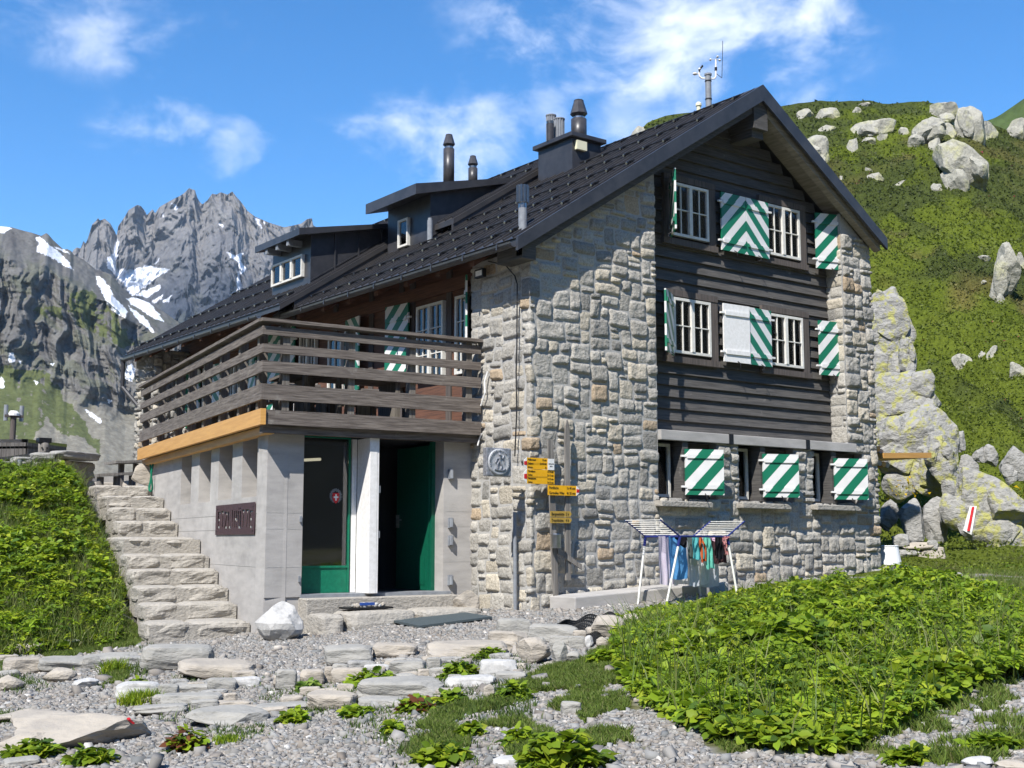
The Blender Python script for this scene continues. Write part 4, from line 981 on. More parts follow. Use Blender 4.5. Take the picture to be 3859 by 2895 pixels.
for k,ch in enumerate('ETZLIHUTTE'):
    w_=(.045 if ch=='I' else .075)*Wd; y_=.10+.012*math.sin(k*1.9); h_=.25
    for g in ([ch,'a','b'] if ch=='U' else [ch]): poly_spline([(x+(px+.16*(py-.5)*math.cos(k*.8))*w_,y_+py*h_) for px,py in GL[g]])
    x+=w_+.019*Wd
poly_spline([(0,0),(Wd,0),(Wd,Hh),(0,Hh)]); link(to); cd.dimensions='2D'; cd.fill_mode='BOTH'; cd.extrude=.003
cd.materials.clear(); cd.materials.append(MATS['rust']); to.parent=SG
axv=Vector(-es); M=Matrix([[axv.x,0,ns[0],0],[axv.y,0,ns[1],0],[axv.z,1,0,0],[0,0,0,1]]); M.translation=Vector(sp(s1,1.07,.014))-SG.location; to.matrix_local=M
bpy.context.view_layer.update(); pm=bpy.data.meshes.new_from_object(to.evaluated_get(bpy.context.evaluated_depsgraph_get())); o2=bpy.data.objects.new('plate',pm); link(o2,SG); o2.matrix_local=M; bpy.data.objects.remove(to); o2.name='plate'
m=MB()
for s,z in ((s0+.1,1.12),(s1-.1,1.12),(s0+.1,1.46),(s1-.1,1.46)): m=MB(); m.cyl(sp(s,z,0),sp(s,z,.022),.012,6); m.out('stand_off','iron',SG)
# ================================================================ STONES
def rockverts(seed,shape='boulder',sub=3,facets=9,rough=.07,cut=(.55,.9)):
    R=random.Random(seed); bm=bmesh.new()
    if shape=='boulder': bmesh.ops.create_icosphere(bm,subdivisions=sub,radius=1)
    else:
        bmesh.ops.create_cube(bm,size=2); bmesh.ops.subdivide_edges(bm,edges=bm.edges[:],cuts=7,use_grid_fill=True)
    pl_=[]
    for _ in range(facets):
        n=Vector((R.gauss(0,1),R.gauss(0,1),R.gauss(0,.8))).normalized(); pl_.append((n,R.uniform(*cut)*(1.0 if shape=='boulder' else 1.45)))
    o=Vector((R.uniform(0,99),R.uniform(0,99),R.uniform(0,99)))
    for v in bm.verts:
        p=v.co.copy()
        if shape=='boulder' and sub>=4:
            l=(abs(p.x)**3.2+abs(p.y)**3.2+abs(p.z)**3.2)**(1/3.2); p=p/l
            p*=1+.22*noise.noise(p*1.1+o)
        if shape!='boulder':
            l=(abs(p.x)**6+abs(p.y)**6+abs(p.z)**6)**(1/6); p=p/l*1.0
            p.x*=1+.10*noise.noise(p*.9+o); p.y*=1+.16*noise.noise(p*.9+o*1.3)
        for n,d in pl_:
            q=p.dot(n)
            if q>d: p-=n*(q-d)
        nz=noise.noise(p*1.6+o)+.5*noise.noise(p*3.7+o)+.25*noise.noise(p*8+o)+(.35*abs(noise.noise(Vector((p.x*6,p.y*6,p.z*1.2))+o)) if sub>=4 else 0)
        p+=p.normalized()*nz*rough
        v.co=p
    vs=[v.co.copy() for v in bm.verts]; mx=[max(abs(v[i]) for v in vs) for i in range(3)]
    vs=[(v.x/mx[0],v.y/mx[1],v.z/mx[2]) for v in vs]; fs=[tuple(x.index for x in f.verts) for f in bm.faces]; bm.free(); return vs,fs
def rock(name,c,size,seed,label,cat,m='rock',shape='boulder',rot=0,tilt=0,roll=0,group=None,parent=None,facets=9,rough=.07,sub=3,sink=.12,cut=(.55,.9),taper=0,wedge=0,chunks=0):
    """c = base centre on the ground, size = (wide, deep, high)"""
    vs,fs=rockverts(seed,shape,sub,facets,rough,cut)
    if chunks:
        R=random.Random(seed+7); fs=list(fs); vs=[(x*.8,y*.8,z) for x,y,z in vs] if False else vs
        for k in range(chunks):
            v2,f2=rockverts(seed*13+k,shape,sub-1 if sub>3 else 3,10,rough,(.5,.85)); sc=R.uniform(.38,.62); cx=R.choice((-1,1))*R.uniform(.25,1-sc); cz=R.uniform(-.9,1-sc); cy=-R.uniform(.25,.75); b=len(vs)
            vs=vs+[(cx+x*sc,cy+y*.5,cz+z*sc*R.uniform(.98,1.02)) for x,y,z in v2]; fs+=[tuple(i+b for i in f) for f in f2]
    if taper: vs=[(x*(1-taper*max(0,z)),y*(1-taper*max(0,z)),z) for x,y,z in vs]
    if wedge: vs=[(x,y,z*(1-wedge*x) if z>0 else z) for x,y,z in vs]
    M=Matrix.Rotation(rot,3,'Z')@Matrix.Rotation(tilt,3,'Y')@Matrix.Rotation(roll,3,'X')
    mb=MB(); hz=size[2]/2
    P=[M@Vector((x*size[0]/2,y*size[1]/2,z*hz)) for x,y,z in vs]
    zmin=min(p.z for p in P)
    mb.add([(c[0]+p.x,c[1]+p.y,c[2]+p.z-zmin-sink*size[2]) for p in P],fs)
    if parent: return mb.out(name,m,parent,label)
    o=mb.out(name,m,None,None,loc=tuple(c)); tag(o,label,cat,group); return o
ROCKFOOT=[]
def pxrock(name,box,seed,label,cat,m='rock',shape='boulder',deep=.6,ground=None,hk=1.0,rot=0,tilt=0,roll=0,zoff=0,group=None,**k):
    """rock whose outline covers the pixel box (u0,v0,u1,v1) of the photo, standing on the ground there"""
    u0,v0,u1,v1=box; g=(ground or gpt)((u0+u1)/2,v1)
    if g is None: return None
    s=np.linalg.norm(g-CAM); w=(u1-u0)*s/F; h=(v1-v0)*s/F; d=w*deep
    vd=np.array((g[0]-CAM[0],g[1]-CAM[1])); vd/=np.linalg.norm(vd)
    e=(CAM[2]-g[2])/s
    hh=max(.3*h,h-d*max(e,0)*.9)*hk
    if name in ('slab_stone','loose_rock','bedrock','filler_stone'): ROCKFOOT.append((g[0]+vd[0]*d*.42,g[1]+vd[1]*d*.42,w*.47,d*.45,math.atan2(vd[1],vd[0])))
    c=(g[0]+vd[0]*d*.42,g[1]+vd[1]*d*.42,g[2]+zoff)
    return rock(name,c,(w,d,hh/.88),seed,label,cat,m,shape,rot=math.atan2(vd[1],vd[0])-math.pi/2+rot,tilt=tilt,roll=roll,group=group,**k)
# source-pixel boxes measured in three windows of the photo
qa=lambda x0,y0,x1,y1:(x0*.5877,2200+y0*.5877,x1*.5877,2200+y1*.5877)
qb=lambda x0,y0,x1,y1:(1000+x0*.6329,2200+y0*.6329,1000+x1*.6329,2200+y1*.6329)
qc=lambda x0,y0,x1,y1:(2300+x0*.7048,2100+y0*.7048,2300+x1*.7048,2100+y1*.7048)
ST=[ # box, material, shape, label
 (qa(915,430,1360,565),'rock_grey','slab','large pale grey slab lying flat, nearest below the stairs'),
 (qa(1150,515,1635,620),'rock_tan','slab','long cream slab lying in front of the grey slab by the stairs'),
 (qa(1480,612,1668,668),'rock_white','slab','small white stone beside the long cream slab'),
 (qa(1490,568,1640,625),'rock_tan','slab','brown block tucked under the end of the cream slab'),
 (qa(35,498,262,590),'rock_tan','slab','pale block at the left end of the upper stone row'),
 (qa(262,490,560,565),'rock_grey','slab','long low slab next to the left end block of the upper row'),
 (qa(540,465,880,525),'rock_grey','slab','dark edged slab ending the upper row below the stairs'),
 (qa(-40,610,140,700),'rock_tan','boulder','tan rock cut by the left edge below the pale block'),
 (qa(285,560,480,640),'rock_tan','boulder','cracked pinkish rock in the grass under the upper row'),
 (qa(470,615,640,675),'rock_white','boulder','white lump behind the pale bedrock at the left'),
 (qa(750,655,1010,760),'rock_white','slab','white fronted stone half hidden by a grass tuft'),
 (qa(1015,668,1140,750),'rock_grey','slab','upright grey stone at the left of the small stone niche'),
 (qa(1110,645,1385,705),'rock_grey','slab','dark flat stone roofing the small stone niche'),
 (qa(1330,625,1510,700),'rock_grey','slab','flat grey stone right of the niche roof stone'),
 (qa(1050,715,1410,795),'rock_grey','slab','grey slab forming the floor of the small niche'),
 (qa(865,785,1190,855),'rock_grey','slab','long thin dark slab below the niche'),
 (qa(1195,800,1720,930),'rock_grey','boulder','big smooth grey boulder in the lower row'),
 (qa(1410,762,1610,820),'rock_tan','slab','rusty brown edged slab behind the smooth boulder'),
 (qa(1640,770,1975,830),'rock_grey','slab','thin slab just right of the smooth boulder'),
 (qb(250,660,545,760),'rock_tan','slab','thick pale block in the lower row with a reddish face'),
 (qb(60,540,185,640),'rock_grey','slab','squarish dark grey block in the middle row'),
 (qb(205,535,350,620),'rock_tan','slab','square block right of the dark grey block'),
 (qb(350,520,400,600),'rock_tan','slab','narrow standing stone between two blocks'),
 (qb(395,520,590,600),'rock_tan','slab','long low block behind the middle leafy plant'),
 (qb(350,390,635,490),'rock_grey','slab','pale slab with a shaded underside on the terrace edge'),
 (qb(640,370,905,450),'rock_tan','slab','brown lens shaped stone on the terrace edge'),
 (qb(950,355,1445,460),'rock_tan','slab','largest cream flagstone on the terrace edge'),
 (qb(580,488,740,530),'rock_white','slab','whitish flat stone behind the middle plant'),
 (qb(735,470,960,545),'rock_grey','slab','grey stone below the brown lens shaped stone'),
 (qb(960,460,1050,535),'rock_grey','slab','dark stone in the shade under the flagstone'),
 (qb(550,580,1070,710),'rock_grey','slab','longest thin slab of the lower row'),
 (qb(1065,560,1375,630),'rock_white','slab','white tipped slab ending the lower row'),
 (qb(550,685,830,750),'rock_grey','slab','thin shaded slab beneath the longest slab'),
 (qb(1010,635,1170,690),'rock_tan','slab','tan stone peeping out beneath the white tipped slab'),
 (qb(1295,620,1365,700),'rock_tan','boulder','small angular stone right of the row end'),
 (qb(1275,470,1500,560),'rock_white','slab','white lumpy stone below the flagstone end'),
 (qb(1365,535,1560,595),'rock_grey','slab','flat grey stone beneath the white lumpy stone'),
 (qb(1490,345,1715,490),'rock_tan','boulder','tilted tan rock leaning in the pile'),
 (qb(1690,370,1800,490),'rock_grey','boulder','standing grey rock beside the tilted tan rock'),
 (qb(1785,415,1880,480),'rock_grey','boulder','dark small rock at the right foot of the pile'),
 (qb(1650,475,1725,520),'rock_tan','boulder','little pale rock at the foot of the pile'),
 (qb(1690,330,1830,400),'rock_grey','slab','flat stone in the middle of the pile'),
 (qb(1800,330,1905,395),'rock_grey','slab','grey stone wedged right of the pile centre'),
 (qb(1895,322,1960,390),'rock_white','boulder','small bright white stone in the pile'),
 (qb(1965,330,2045,385),'rock_tan','boulder','round pale stone right of the white stone'),
 (qb(1320,305,1565,400),'rock_tan','slab','lichen spotted slab under the big tilted slab'),
 (qb(1370,235,1590,340),'rock_grey','slab','big tilted grey slab topping the pile'),
 (qb(1560,262,1870,360),'rock_grey','slab','long pale slab lying against the black mat'),
 (qb(1930,215,2145,330),'rock_tan','boulder','large rust streaked rock at the right of the black mat'),
 (qb(2130,190,2225,262),'rock_tan','boulder','tan rock at the far right end of the pile'),
 (qb(1720,665,1775,695),'rock_tan','boulder','lone round pale stone in the grass'),
 (qb(1760,720,1880,790),'rock_grey','slab','flat grey stone sunk in the grass'),
 (qb(1350,1040,1540,1098),'rock_white','slab','whitish flat stone by the bottom leafy clump'),
 (qc(1890,1075,2070,1140),'rock_white','boulder','pale rock at the bottom right corner'),
 (qc(2070,1090,2230,1140),'rock_tan','boulder','tan rock cut by the bottom right corner'),
 (qc(1822,105,1900,165),'rock_grey','boulder','grey wedge shaped rock in the grass right of the hut'),
 (qa(345,365,500,395),'rock_white','slab','flat whitish stone at the foot of the left bushes'),
 (qa(80,402,262,458),'rock_tan','slab','flat tan slab in the grass at the left edge'),
 (qa(-10,470,110,510),'rock_tan','slab','low tan stone in the grass at the left margin'),
 (qa(30,1125,240,1180),'rock_grey','slab','flat stone at the bottom left corner with moss'),
 (qa(220,1155,330,1190),'rock_tan','boulder','little pale stone at the bottom left edge'),
]
for i,(b,m,sh,lb) in enumerate(ST):
    R=random.Random(i+100)
    pxrock('slab_stone' if sh=='slab' else 'loose_rock',b,i+100,lb,'stone',m,sh,deep=R.uniform(.55,.8) if sh=='slab' else .8,rot=R.uniform(-.12,.12),tilt=R.uniform(-.05,.05),roll=R.uniform(-.06,.06),hk=1.2,group='stones edging the gravel terrace',facets=11 if sh=='slab' else 10,rough=.05 if sh=='slab' else .07,sink=.03,cut=(.72,1.0) if sh=='slab' else (.55,.9),zoff=.0)
# smaller filler stones that close the low dry stone rows
ROWS=[[(520,2672),(720,2664),(1000,2690),(1190,2625),(1500,2575),(1850,2556),(1965,2530)],[(0,2555),(160,2522),(480,2502),(560,2490)],[(1030,2585),(1250,2552),(1450,2524),(1650,2504),(1850,2482),(2000,2432),(2250,2402),(2330,2384)],[(640,2600),(760,2610),(850,2640)]]
R=random.Random(4); n_f=0
for row in ROWS:
    for (a,b) in zip(row[:-1],row[1:]):
        L_=math.hypot(b[0]-a[0],b[1]-a[1]); x=0
        while x<L_:
            w=R.uniform(45,120); t=(x+w/2)/L_; u=a[0]+(b[0]-a[0])*t; v=a[1]+(b[1]-a[1])*t+R.uniform(-10,16); h=R.uniform(20,36)
            pxrock('filler_stone',(u-w/2,v-h,u+w/2,v),3000+n_f,'small flat filler stone in the low dry stone edging of the gravel','stone',R.choice(['rock_grey','rock_tan','rock_tan','rock']),'slab',deep=.6,rot=R.uniform(-.25,.25),tilt=R.uniform(-.08,.08),hk=1.25,sink=.02,facets=12,rough=.06,cut=(.7,1.0),group='filler stones in the low dry stone rows'); n_f+=1; x+=w*.92
# pale bedrock at lower left, with a red paint dash
bed=pxrock('bedrock',qa(-30,745,910,1075),901,'large pale streaked bedrock hump with a small red paint dash','rock','rock_tan',deep=.75,facets=14,rough=.09,sub=4,hk=.9,sink=.2)
pxrock('bedrock',qa(-60,910,370,1110),902,'low greyish bedrock hump at the lower left corner','rock','rock_tan',deep=.8,facets=12,rough=.1,sub=4,sink=.25)
pxrock('bedrock',qa(-40,775,330,890),905,'flat pale bedrock step at the left frame edge','rock','rock_tan',deep=.9,facets=12,rough=.1,sub=3,sink=.25)
# white quartz rock by the porch corner
pxrock('quartz_boulder',(962,2278,1172,2412),903,'white quartz boulder at the corner of the concrete porch','boulder','rock_white',deep=.8,ground=lambda u,v:onY(u,v,.75),facets=9,sub=3,rough=.10,sink=.1,hk=1.1,cut=(.62,.95),taper=.5)
pxrock('wedge_stone',(1690,2222,1808,2322),904,'pale wedge shaped stone leaning between porch and stone wall','stone','rock_tan',deep=.7,ground=lambda u,v:onY(u,v,.75),facets=9,tilt=.2)
# red dash on the bedrock (paint patch lying on it)
def decal(obj,quad,m,name,lift=.006,n=6,par=None):
    bv=bvh_of(obj) if not isinstance(obj,BVHTree) else obj; mb=MB(); vs=[]
    for j in range(n+1):
        for i in range(n+1):
            s=i/n;t=j/n; q=[(quad[0][k]*(1-s)+quad[1][k]*s)*(1-t)+(quad[3][k]*(1-s)+quad[2][k]*s)*t for k in (0,1)]
            r=bv.ray_cast(Vector(CAM),Vector(ray(*q)))
            if r[0] is None: return None
            vs.append(r[0]-Vector(ray(*q))*lift+r[1]*lift)
    w=n+1; mb.add(vs,[(j*w+i,j*w+i+1,(j+1)*w+i+1,(j+1)*w+i) for j in range(n) for i in range(n)]); return mb.out(name,m,par)
bpy.context.view_layer.update()
if bed: decal(bed,[(476,2710),(486,2706),(508,2726),(500,2730)],'red','paint_dash',par=bed)
# ================================================================ STAIRCASE
STR=thing('stone_staircase','rough stone staircase climbing beside the concrete porch wall','stairs',(-3.9,3,-.2))
SY=[2.25,2.95,3.45,4.05,4.62,5.22,6.85,7.45,8.05,9.15,9.9]; SZ=[-.10,.12,.34,.57,.79,1.05,1.33,1.57,1.80,2.03]
for k in range(10):
    y0,y1=SY[k],SY[k+1]+.12; zt=SZ[k]; zb=zt-.26; wd=[1.42,1.34,1.34,1.3,1.3,1.25,1.05,1.05,1.05,1.1][k]
    s0=(y0-1.713)/es[1]; s1=(y1-1.713)/es[1]
    R=random.Random(k+5); mb=MB(); cut_=[0,R.uniform(.45,.65),1]
    for j in range(2):
        a,b=cut_[j],cut_[j+1]
        vs,fs=rockverts(500+k*3+j,'slab',3,8,.045,(.84,1.05))
        d0,d1=.01+wd*a,.01+wd*b-.012
        c=(sp((s0+s1)/2,(zt+zb)/2,(d0+d1)/2)); hx=(d1-d0)/2;hy=(s1-s0)/2;hz=(zt-zb)/2
        ang=R.uniform(-.02,.02)
        mb.add([c+ns*(x*hx)+es*(y*hy+R.uniform(-.004,.004))+Zv*(z*hz*(1 if z<0 else .97)) for x,y,z in vs],fs)
    # tread slab and riser core
    mb.obox(sp(s0+.05,zt-.45,.02),es*(s1-s0-.05),ns*(wd-.06),Zv*.40)
    mb.out('step','step',STR)
for i,(b,lb) in enumerate([((325,1818,455,1850),'flat cream stone lying at the left of the stair head'),((400,1830,470,1852),'small yellowish stone at the stair head'),((460,1812,558,1850),'pale flat stone at the right of the stair head')]):
    pxrock('loose_stone',b,700+i,lb,'stone','rock_tan','slab',deep=.7,ground=lambda u,v:pl(u,v,(0,0,1),2.03))
pxrock('leaning_slab',(503,1758,580,1822),710,'pale square slab standing tilted at the stair head','stone','rock_tan','slab',deep=.25,ground=lambda u,v:pl(u,v,(0,1,0),9.4),tilt=.35,facets=6)
# coiled hose on the porch corner
mb=MB(); ph=pl(570,1790,ns,ns@sp(0,0,.06)); mb.tube([ph+Zv*(.62*math.cos(t)*.5)+es*(.10*math.sin(t))+ns*.02*math.sin(3*t) for t in np.linspace(0,2*math.pi*.96,26)],.018,6); o=mb.out('garden_hose','green',None,loc=tuple(ph)); tag(o,'dark green hose coiled on the end of the concrete wall','hose')
# ================================================================ terrace wall, bench, lamp, trough
def thg(name,label,cat,p,**k): return thing(name,label,cat,tuple(float(x) for x in p),**k)
TW=thg('retaining_wall','dry stone terrace wall with pale cap stones above the green bank','wall',(-4,10.2,2))
cw=np.array((-3.55,10.0,0)); cl=np.array((-7.6,10.2,0)); cr=np.array((-2.62,10.7,0))
mb=MB();cols=[]
def wallmap(a,b):
    d=b-a; L=np.linalg.norm(d); d=d/L; n=np.array((d[1],-d[0],0)); n=n if n[1]<0 else -n
    return L,(lambda u,v,dd:tuple(a+d*u+n*dd+Zv*v)),d,n
zC=onY(228,1697,10.0)[2];zL=onY(0,1738,10.12)[2];sl_=(zC-zL)/(cw[0]-onY(0,1738,10.12)[0])
L1,f1,dd1,nn1=wallmap(cl,cw); zt_=lambda u:zC-(L1-u)*sl_
masonry(mb,cols,0,L1,1.0,2.7,lambda u,v:v<zt_(u)-.15,f1,61,cell=(.13,.12),base=.05,rough=.09)
L2,f2,dd2,nn2=wallmap(cw,cr); masonry(mb,cols,0,L2,1.6,zC-.16,lambda u,v:True,f2,62,cell=(.13,.12),base=.05,rough=.09)
out_stone(mb,cols,'wall_stones',None,TW)
mb=MB(); mb.prism([tuple(cl+Zv*.8),tuple(cw+Zv*.8),tuple(cw+Zv*(zC-.17)),tuple(cl+Zv*(zt_(0)-.17))],(0,.6,0)); mb.prism([tuple(cw+Zv*1.2),tuple(cr+Zv*1.2),tuple(cr+Zv*(zC-.17)),tuple(cw+Zv*(zC-.17))],(-.1,.5,0)); mb.out('wall_core','mortar',TW)
x=0
while x<L1-.1:
    w=random.uniform(.34,.5); mb=MB(); vs,fs=rockverts(int(x*100)+800,'slab',3,5,.03,(.95,1.05)); c=cl+dd1*(x+w/2)-nn1*.12+Zv*(zt_(x+w/2)-.075); mb.add([c+dd1*(p[0]*w*.49)+nn1*p[1]*.24+Zv*p[2]*.075 for p in vs],fs); mb.out('cap_stone','rock_grey',TW); x+=w
mb=MB(); vs,fs=rockverts(833,'slab',3,5,.03,(.95,1.05)); c=(cw+cr)/2+Zv*(zC-.075); mb.add([c+dd2*(p[0]*L2*.55)+nn2*p[1]*.24+Zv*p[2]*.078 for p in vs],fs); mb.out('cap_stone','rock_grey',TW)
# picnic table with benches behind the wall
def board_px(mb,u0,v0,u1,v1,y,dep,th):
    a=onY(u0,v0,y);b=onY(u1,v1,y); mb.obox(a,b-a,(0,dep,0),(0,0,-th))
    return a,b
tb=onY(500,1740,12.2); PT=thg('picnic_table','dark weathered picnic table behind the stair head','table',(tb[0],12.2,2.03))
mb=MB(); a,b=board_px(mb,438,1737,556,1733,11.9,.75,.05); mb.out('tabletop','old_wood',PT)
for q in (.28,.75): mb=MB(); c=a+(b-a)*q; mb.obox((c[0],12.2,2.0),(.10,0,0),(0,.10,0),(0,0,c[2]-2.06)); mb.out('leg','old_wood',PT)
sb_=onY(440,1790,11.2); BN=thg('wooden_bench','low dark wooden bench in front of the picnic table','bench',(sb_[0],11.2,2.03))
mb=MB(); a,b=board_px(mb,372,1786,520,1778,11.1,.34,.05); mb.out('seat','old_wood',BN)
for q in (.08,.5,.9): mb=MB(); c=a+(b-a)*q; mb.obox((c[0],11.2,2.0),(.08,0,0),(0,.2,0),(0,0,c[2]-2.06)); mb.out('leg','old_wood',BN)
# wooden trough with metal rim and carved post
tp=onY(60,1690,14.0); TR=thg('wooden_tub','grey boarded tub with a pale metal rim behind the terrace wall','tub',(tp[0],14.0,2.2))
a=onY(-120,1666,13.6);b=onY(104,1664,13.6);c=onY(252,1682,16.0)
mb=MB()
n=14
for k in range(n): mb.obox(a+(b-a)*k/n-Zv*.62,(b-a)/n*.94,(0,.04,0),Zv*.60)
k=(c-b); 
for j in range(8): mb.obox(b+k*j/8-Zv*.62,k/8*.95,(-.03,0,0),Zv*.60)
mb.out('boards','old_wood',TR); mb=MB(); mb.obox(a-Zv*.02,(b-a)*1.01,(0,.10,0),Zv*.07); mb.obox(b-Zv*.02,k,(-.12,0,0),Zv*.07); mb.out('rim','steel',TR); mb=MB(); mb.prism([a-Zv*.1,b-Zv*.1,c-Zv*.1,a+np.array((0,2.4,-.1))],(0,0,-.05)); mb.out('lid','old_wood',TR)
t0=onY(-60,1732,12.6);t1=onY(170,1702,13.2); mb=MB(); mb.obox(t0,t1-t0,(0,.7,0),(0,0,-.06)); o=mb.out('plank_table','old_wood',None,loc=tuple(t0)); tag(o,'long dark plank top in front of the boarded tub','table')
cp=onY(165,1690,13.3); CPo=thg('carved_post','weathered wooden post carved as a face with dark cap','carving',(cp[0],13.3,2.2))
mb=MB(); w=.115; mb.lathe((cp[0],13.3,2.0),[(.10,0),(.11,.3),(w,cp[2]-2.0),(w*1.02,cp[2]-2.0+.1),(.08,cp[2]-2.0+.14)],14); mb.out('head','old_wood',CPo,smooth=True)
mb=MB(); mb.obox((cp[0]-.13,13.2,cp[2]+.12),(.26,0,.0),(0,.24,0),(0,0,.10)); mb.out('cap','iron',CPo)
for sx in (-.05,.06): mb=MB(); q=np.array((cp[0]+sx-.02,13.19,cp[2]+.0)); mb.cyl(q,q+np.array((-.004,-.012,0)),.02,10); mb.out('eye','black',CPo)
mb=MB(); q=np.array((cp[0]-.01,13.185,cp[2]-.06)); mb.prism([q+np.array((-.02,0,-.02)),q+np.array((.02,0,-.02)),q+np.array((0,0,.06))],(0,-.03,0)); mb.out('nose','old_wood',CPo); mb=MB(); mb.obox(q+np.array((-.035,.0,-.10)),(.07,0,0),(0,-.012,0),(0,0,.04)); mb.out('mouth','black',CPo)
lp=onY(47,1655,20.0); LP=thg('solar_lamp_post','brown post carrying a double headed lamp at the left edge','lamp post',(lp[0],20,.5))
zt=onY(47,1570,20)[2]
mb=MB(); mb.cyl((lp[0],20,.5),(lp[0],20,zt),.075,12); mb.out('pole','timber_post',LP)
for sx in (-.20,.20): mb=MB(); mb.cyl((lp[0]+sx,20,zt-.12),(lp[0]+sx,20,zt+.30),.055,10); mb.out('lamp_head','zinc',LP)
mb=MB(); mb.lathe((lp[0],20,zt+.02),[(.15,0),(.15,.06),(.09,.13)],14); mb.out('lamp_shade','white',LP); mb=MB(); mb.obox((lp[0]-.24,19.94,zt-.02),(.48,0,0),(0,.12,0),(0,0,.06)); mb.out('arm','timber_post',LP)
ps=onY(75,1745,9.7); mb=MB(); mb.cyl((ps[0],9.7,2.0),(ps[0],9.7,ps[2]+.06),.04,10); o=mb.out('post_stub','zinc',None,loc=(ps[0],9.7,2.0)); tag(o,'short grey metal post stub in front of the terrace wall','post')
# ================================================================ ENTRANCE THINGS
mb=MB(); 
for k,(s0,s1) in enumerate([(.30,1.35),(1.36,2.45)]):
    vs,fs=rockverts(950+k,'slab',3,6,.035,(.9,1.02)); c=fp((s0+s1)/2,-.115,.62); mb.add([c+ex*p[0]*(s1-s0)/2+nf*p[1]*.36+Zv*p[2]*.17 for p in vs],fs)
DS=mb.out('entrance_step','step',None,loc=tuple(fp(1.3,-.25,.6))); tag(DS,'low rough stone step in front of the porch door','step')
mb=MB(); vs,fs=rockverts(955,'slab',3,5,.05,(.9,1.02)); c=fp(2.62,-.14,.60); mb.add([c+ex*p[0]*.17+nf*p[1]*.33+Zv*p[2]*.16 for p in vs],fs); o=mb.out('step_end_stone','step',None,loc=tuple(c)); tag(o,'rounded end stone of the entrance step next to the white boulder','stone')
# mat on the gravel
q=[gpt(1483,2355),gpt(1580,2376),gpt(1855,2340),gpt(1745,2322)]
zc=max(p[2] for p in q)+.012
mb=MB(); mb.prism([(p[0],p[1],p[2]+.03) for p in q],(0,0,.028)); MATQ=[(p[0],p[1]) for p in q]; o=mb.out('door_mat','rubber',None,loc=tuple(q[0])); tag(o,'dark grey rubber mat lying on the gravel before the step','mat')
# boot cleaning tray with stones and a blue brush
tp=fp(2.02,.065,.60); BT=thg('boot_tray','flat dark tray holding stones and a blue brush on the step','tray',tp)
mb=MB(); mb.obox(tp-ex*.33-nf*.17,ex*.66,nf*.34,Zv*.025); mb.out('grate','black',BT)
for k in range(11):
    R=random.Random(k); vs,fs=rockverts(k+40,'boulder',2,7,.06); c=tp+ex*R.uniform(-.28,.28)+nf*R.uniform(-.13,.13)+Zv*.045; s=R.uniform(.025,.05); mb=MB(); mb.add([c+np.array(v)*s for v in vs],fs); o=mb.out('pebble',R.choice(['rock_grey','rock_tan','rock_white']),None,loc=tuple(c)); tag(o,'fist sized pebble lying in the boot tray on the step','pebble','pebbles in the boot tray')
mb=MB(); c=tp+ex*.02+nf*.05+Zv*.05; mb.obox(c-ex*.10,ex*.2,nf*.06,Zv*.035); mats_b=mat('blue_plastic',(.03,.08,.3),rough=.5); o=mb.out('brush','blue_plastic',None,loc=tuple(c)); tag(o,'blue boot brush among the pebbles in the tray','brush')
# plinth beside the gable
mb=MB(); mb.prism([(.28,-.62,-.35),(.28,-.06,-.35),(3.2,-.06,-.2),(3.2,-.75,-.2),],(0,0,.565)); o=mb.out('concrete_plinth','concrete',None,loc=(1,-.4,-.2),bevel=.02); tag(o,'low concrete plinth along the foot of the gable wall','plinth')
mb=MB(); mb.obox((1.0,-.35,.222),(1.6,-.02,0),(0,.08,0),(0,0,.03)); o=mb.out('timber_lath','timber',None,loc=(1,-.3,.22)); tag(o,'thin reddish timber lath lying on the concrete plinth','lath')
# black perforated mat thrown over the stone pile
mb=MB(); P_=[(2010,2386),(2080,2377),(2130,2368),(2180,2355),(2235,2340),(2290,2332),(2330,2340)]; Q_=[(2040,2398),(2090,2388),(2140,2384),(2190,2405),(2235,2430),(2280,2400),(2330,2372)]
top=[];bot=[]
for (a,b) in zip(P_,Q_):
    ga=gpt(*a); top.append(gpt(a[0],a[1]+32)+np.array((0,0,.16))); bot.append(gpt(b[0],b[1]+10)+np.array((0,0,.03)))
N=46;Mr=9; g=np.zeros((N+1,Mr+1,3))
for i in range(N+1):
    t=i/N*(len(top)-1); k=min(int(t),len(top)-2); f=t-k; a=top[k]*(1-f)+top[k+1]*f; b=bot[k]*(1-f)+bot[k+1]*f
    for j in range(Mr+1): g[i,j]=a*(1-j/Mr)+b*(j/Mr)+np.array((0,0,.02*math.sin(i*.5+j*.6)))
for i in range(N+1):   # wires as a lattice of flat bars
    mb.tube([g[i,j] for j in range(Mr+1)],.010,4)
for j in range(Mr+1): mb.tube([g[i,j] for i in range(N+1)],.012,4)
o=mb.out('drainage_mat','black',None,loc=tuple(g[0,0])); tag(o,'black perforated plastic mat draped over the stone pile','mat')
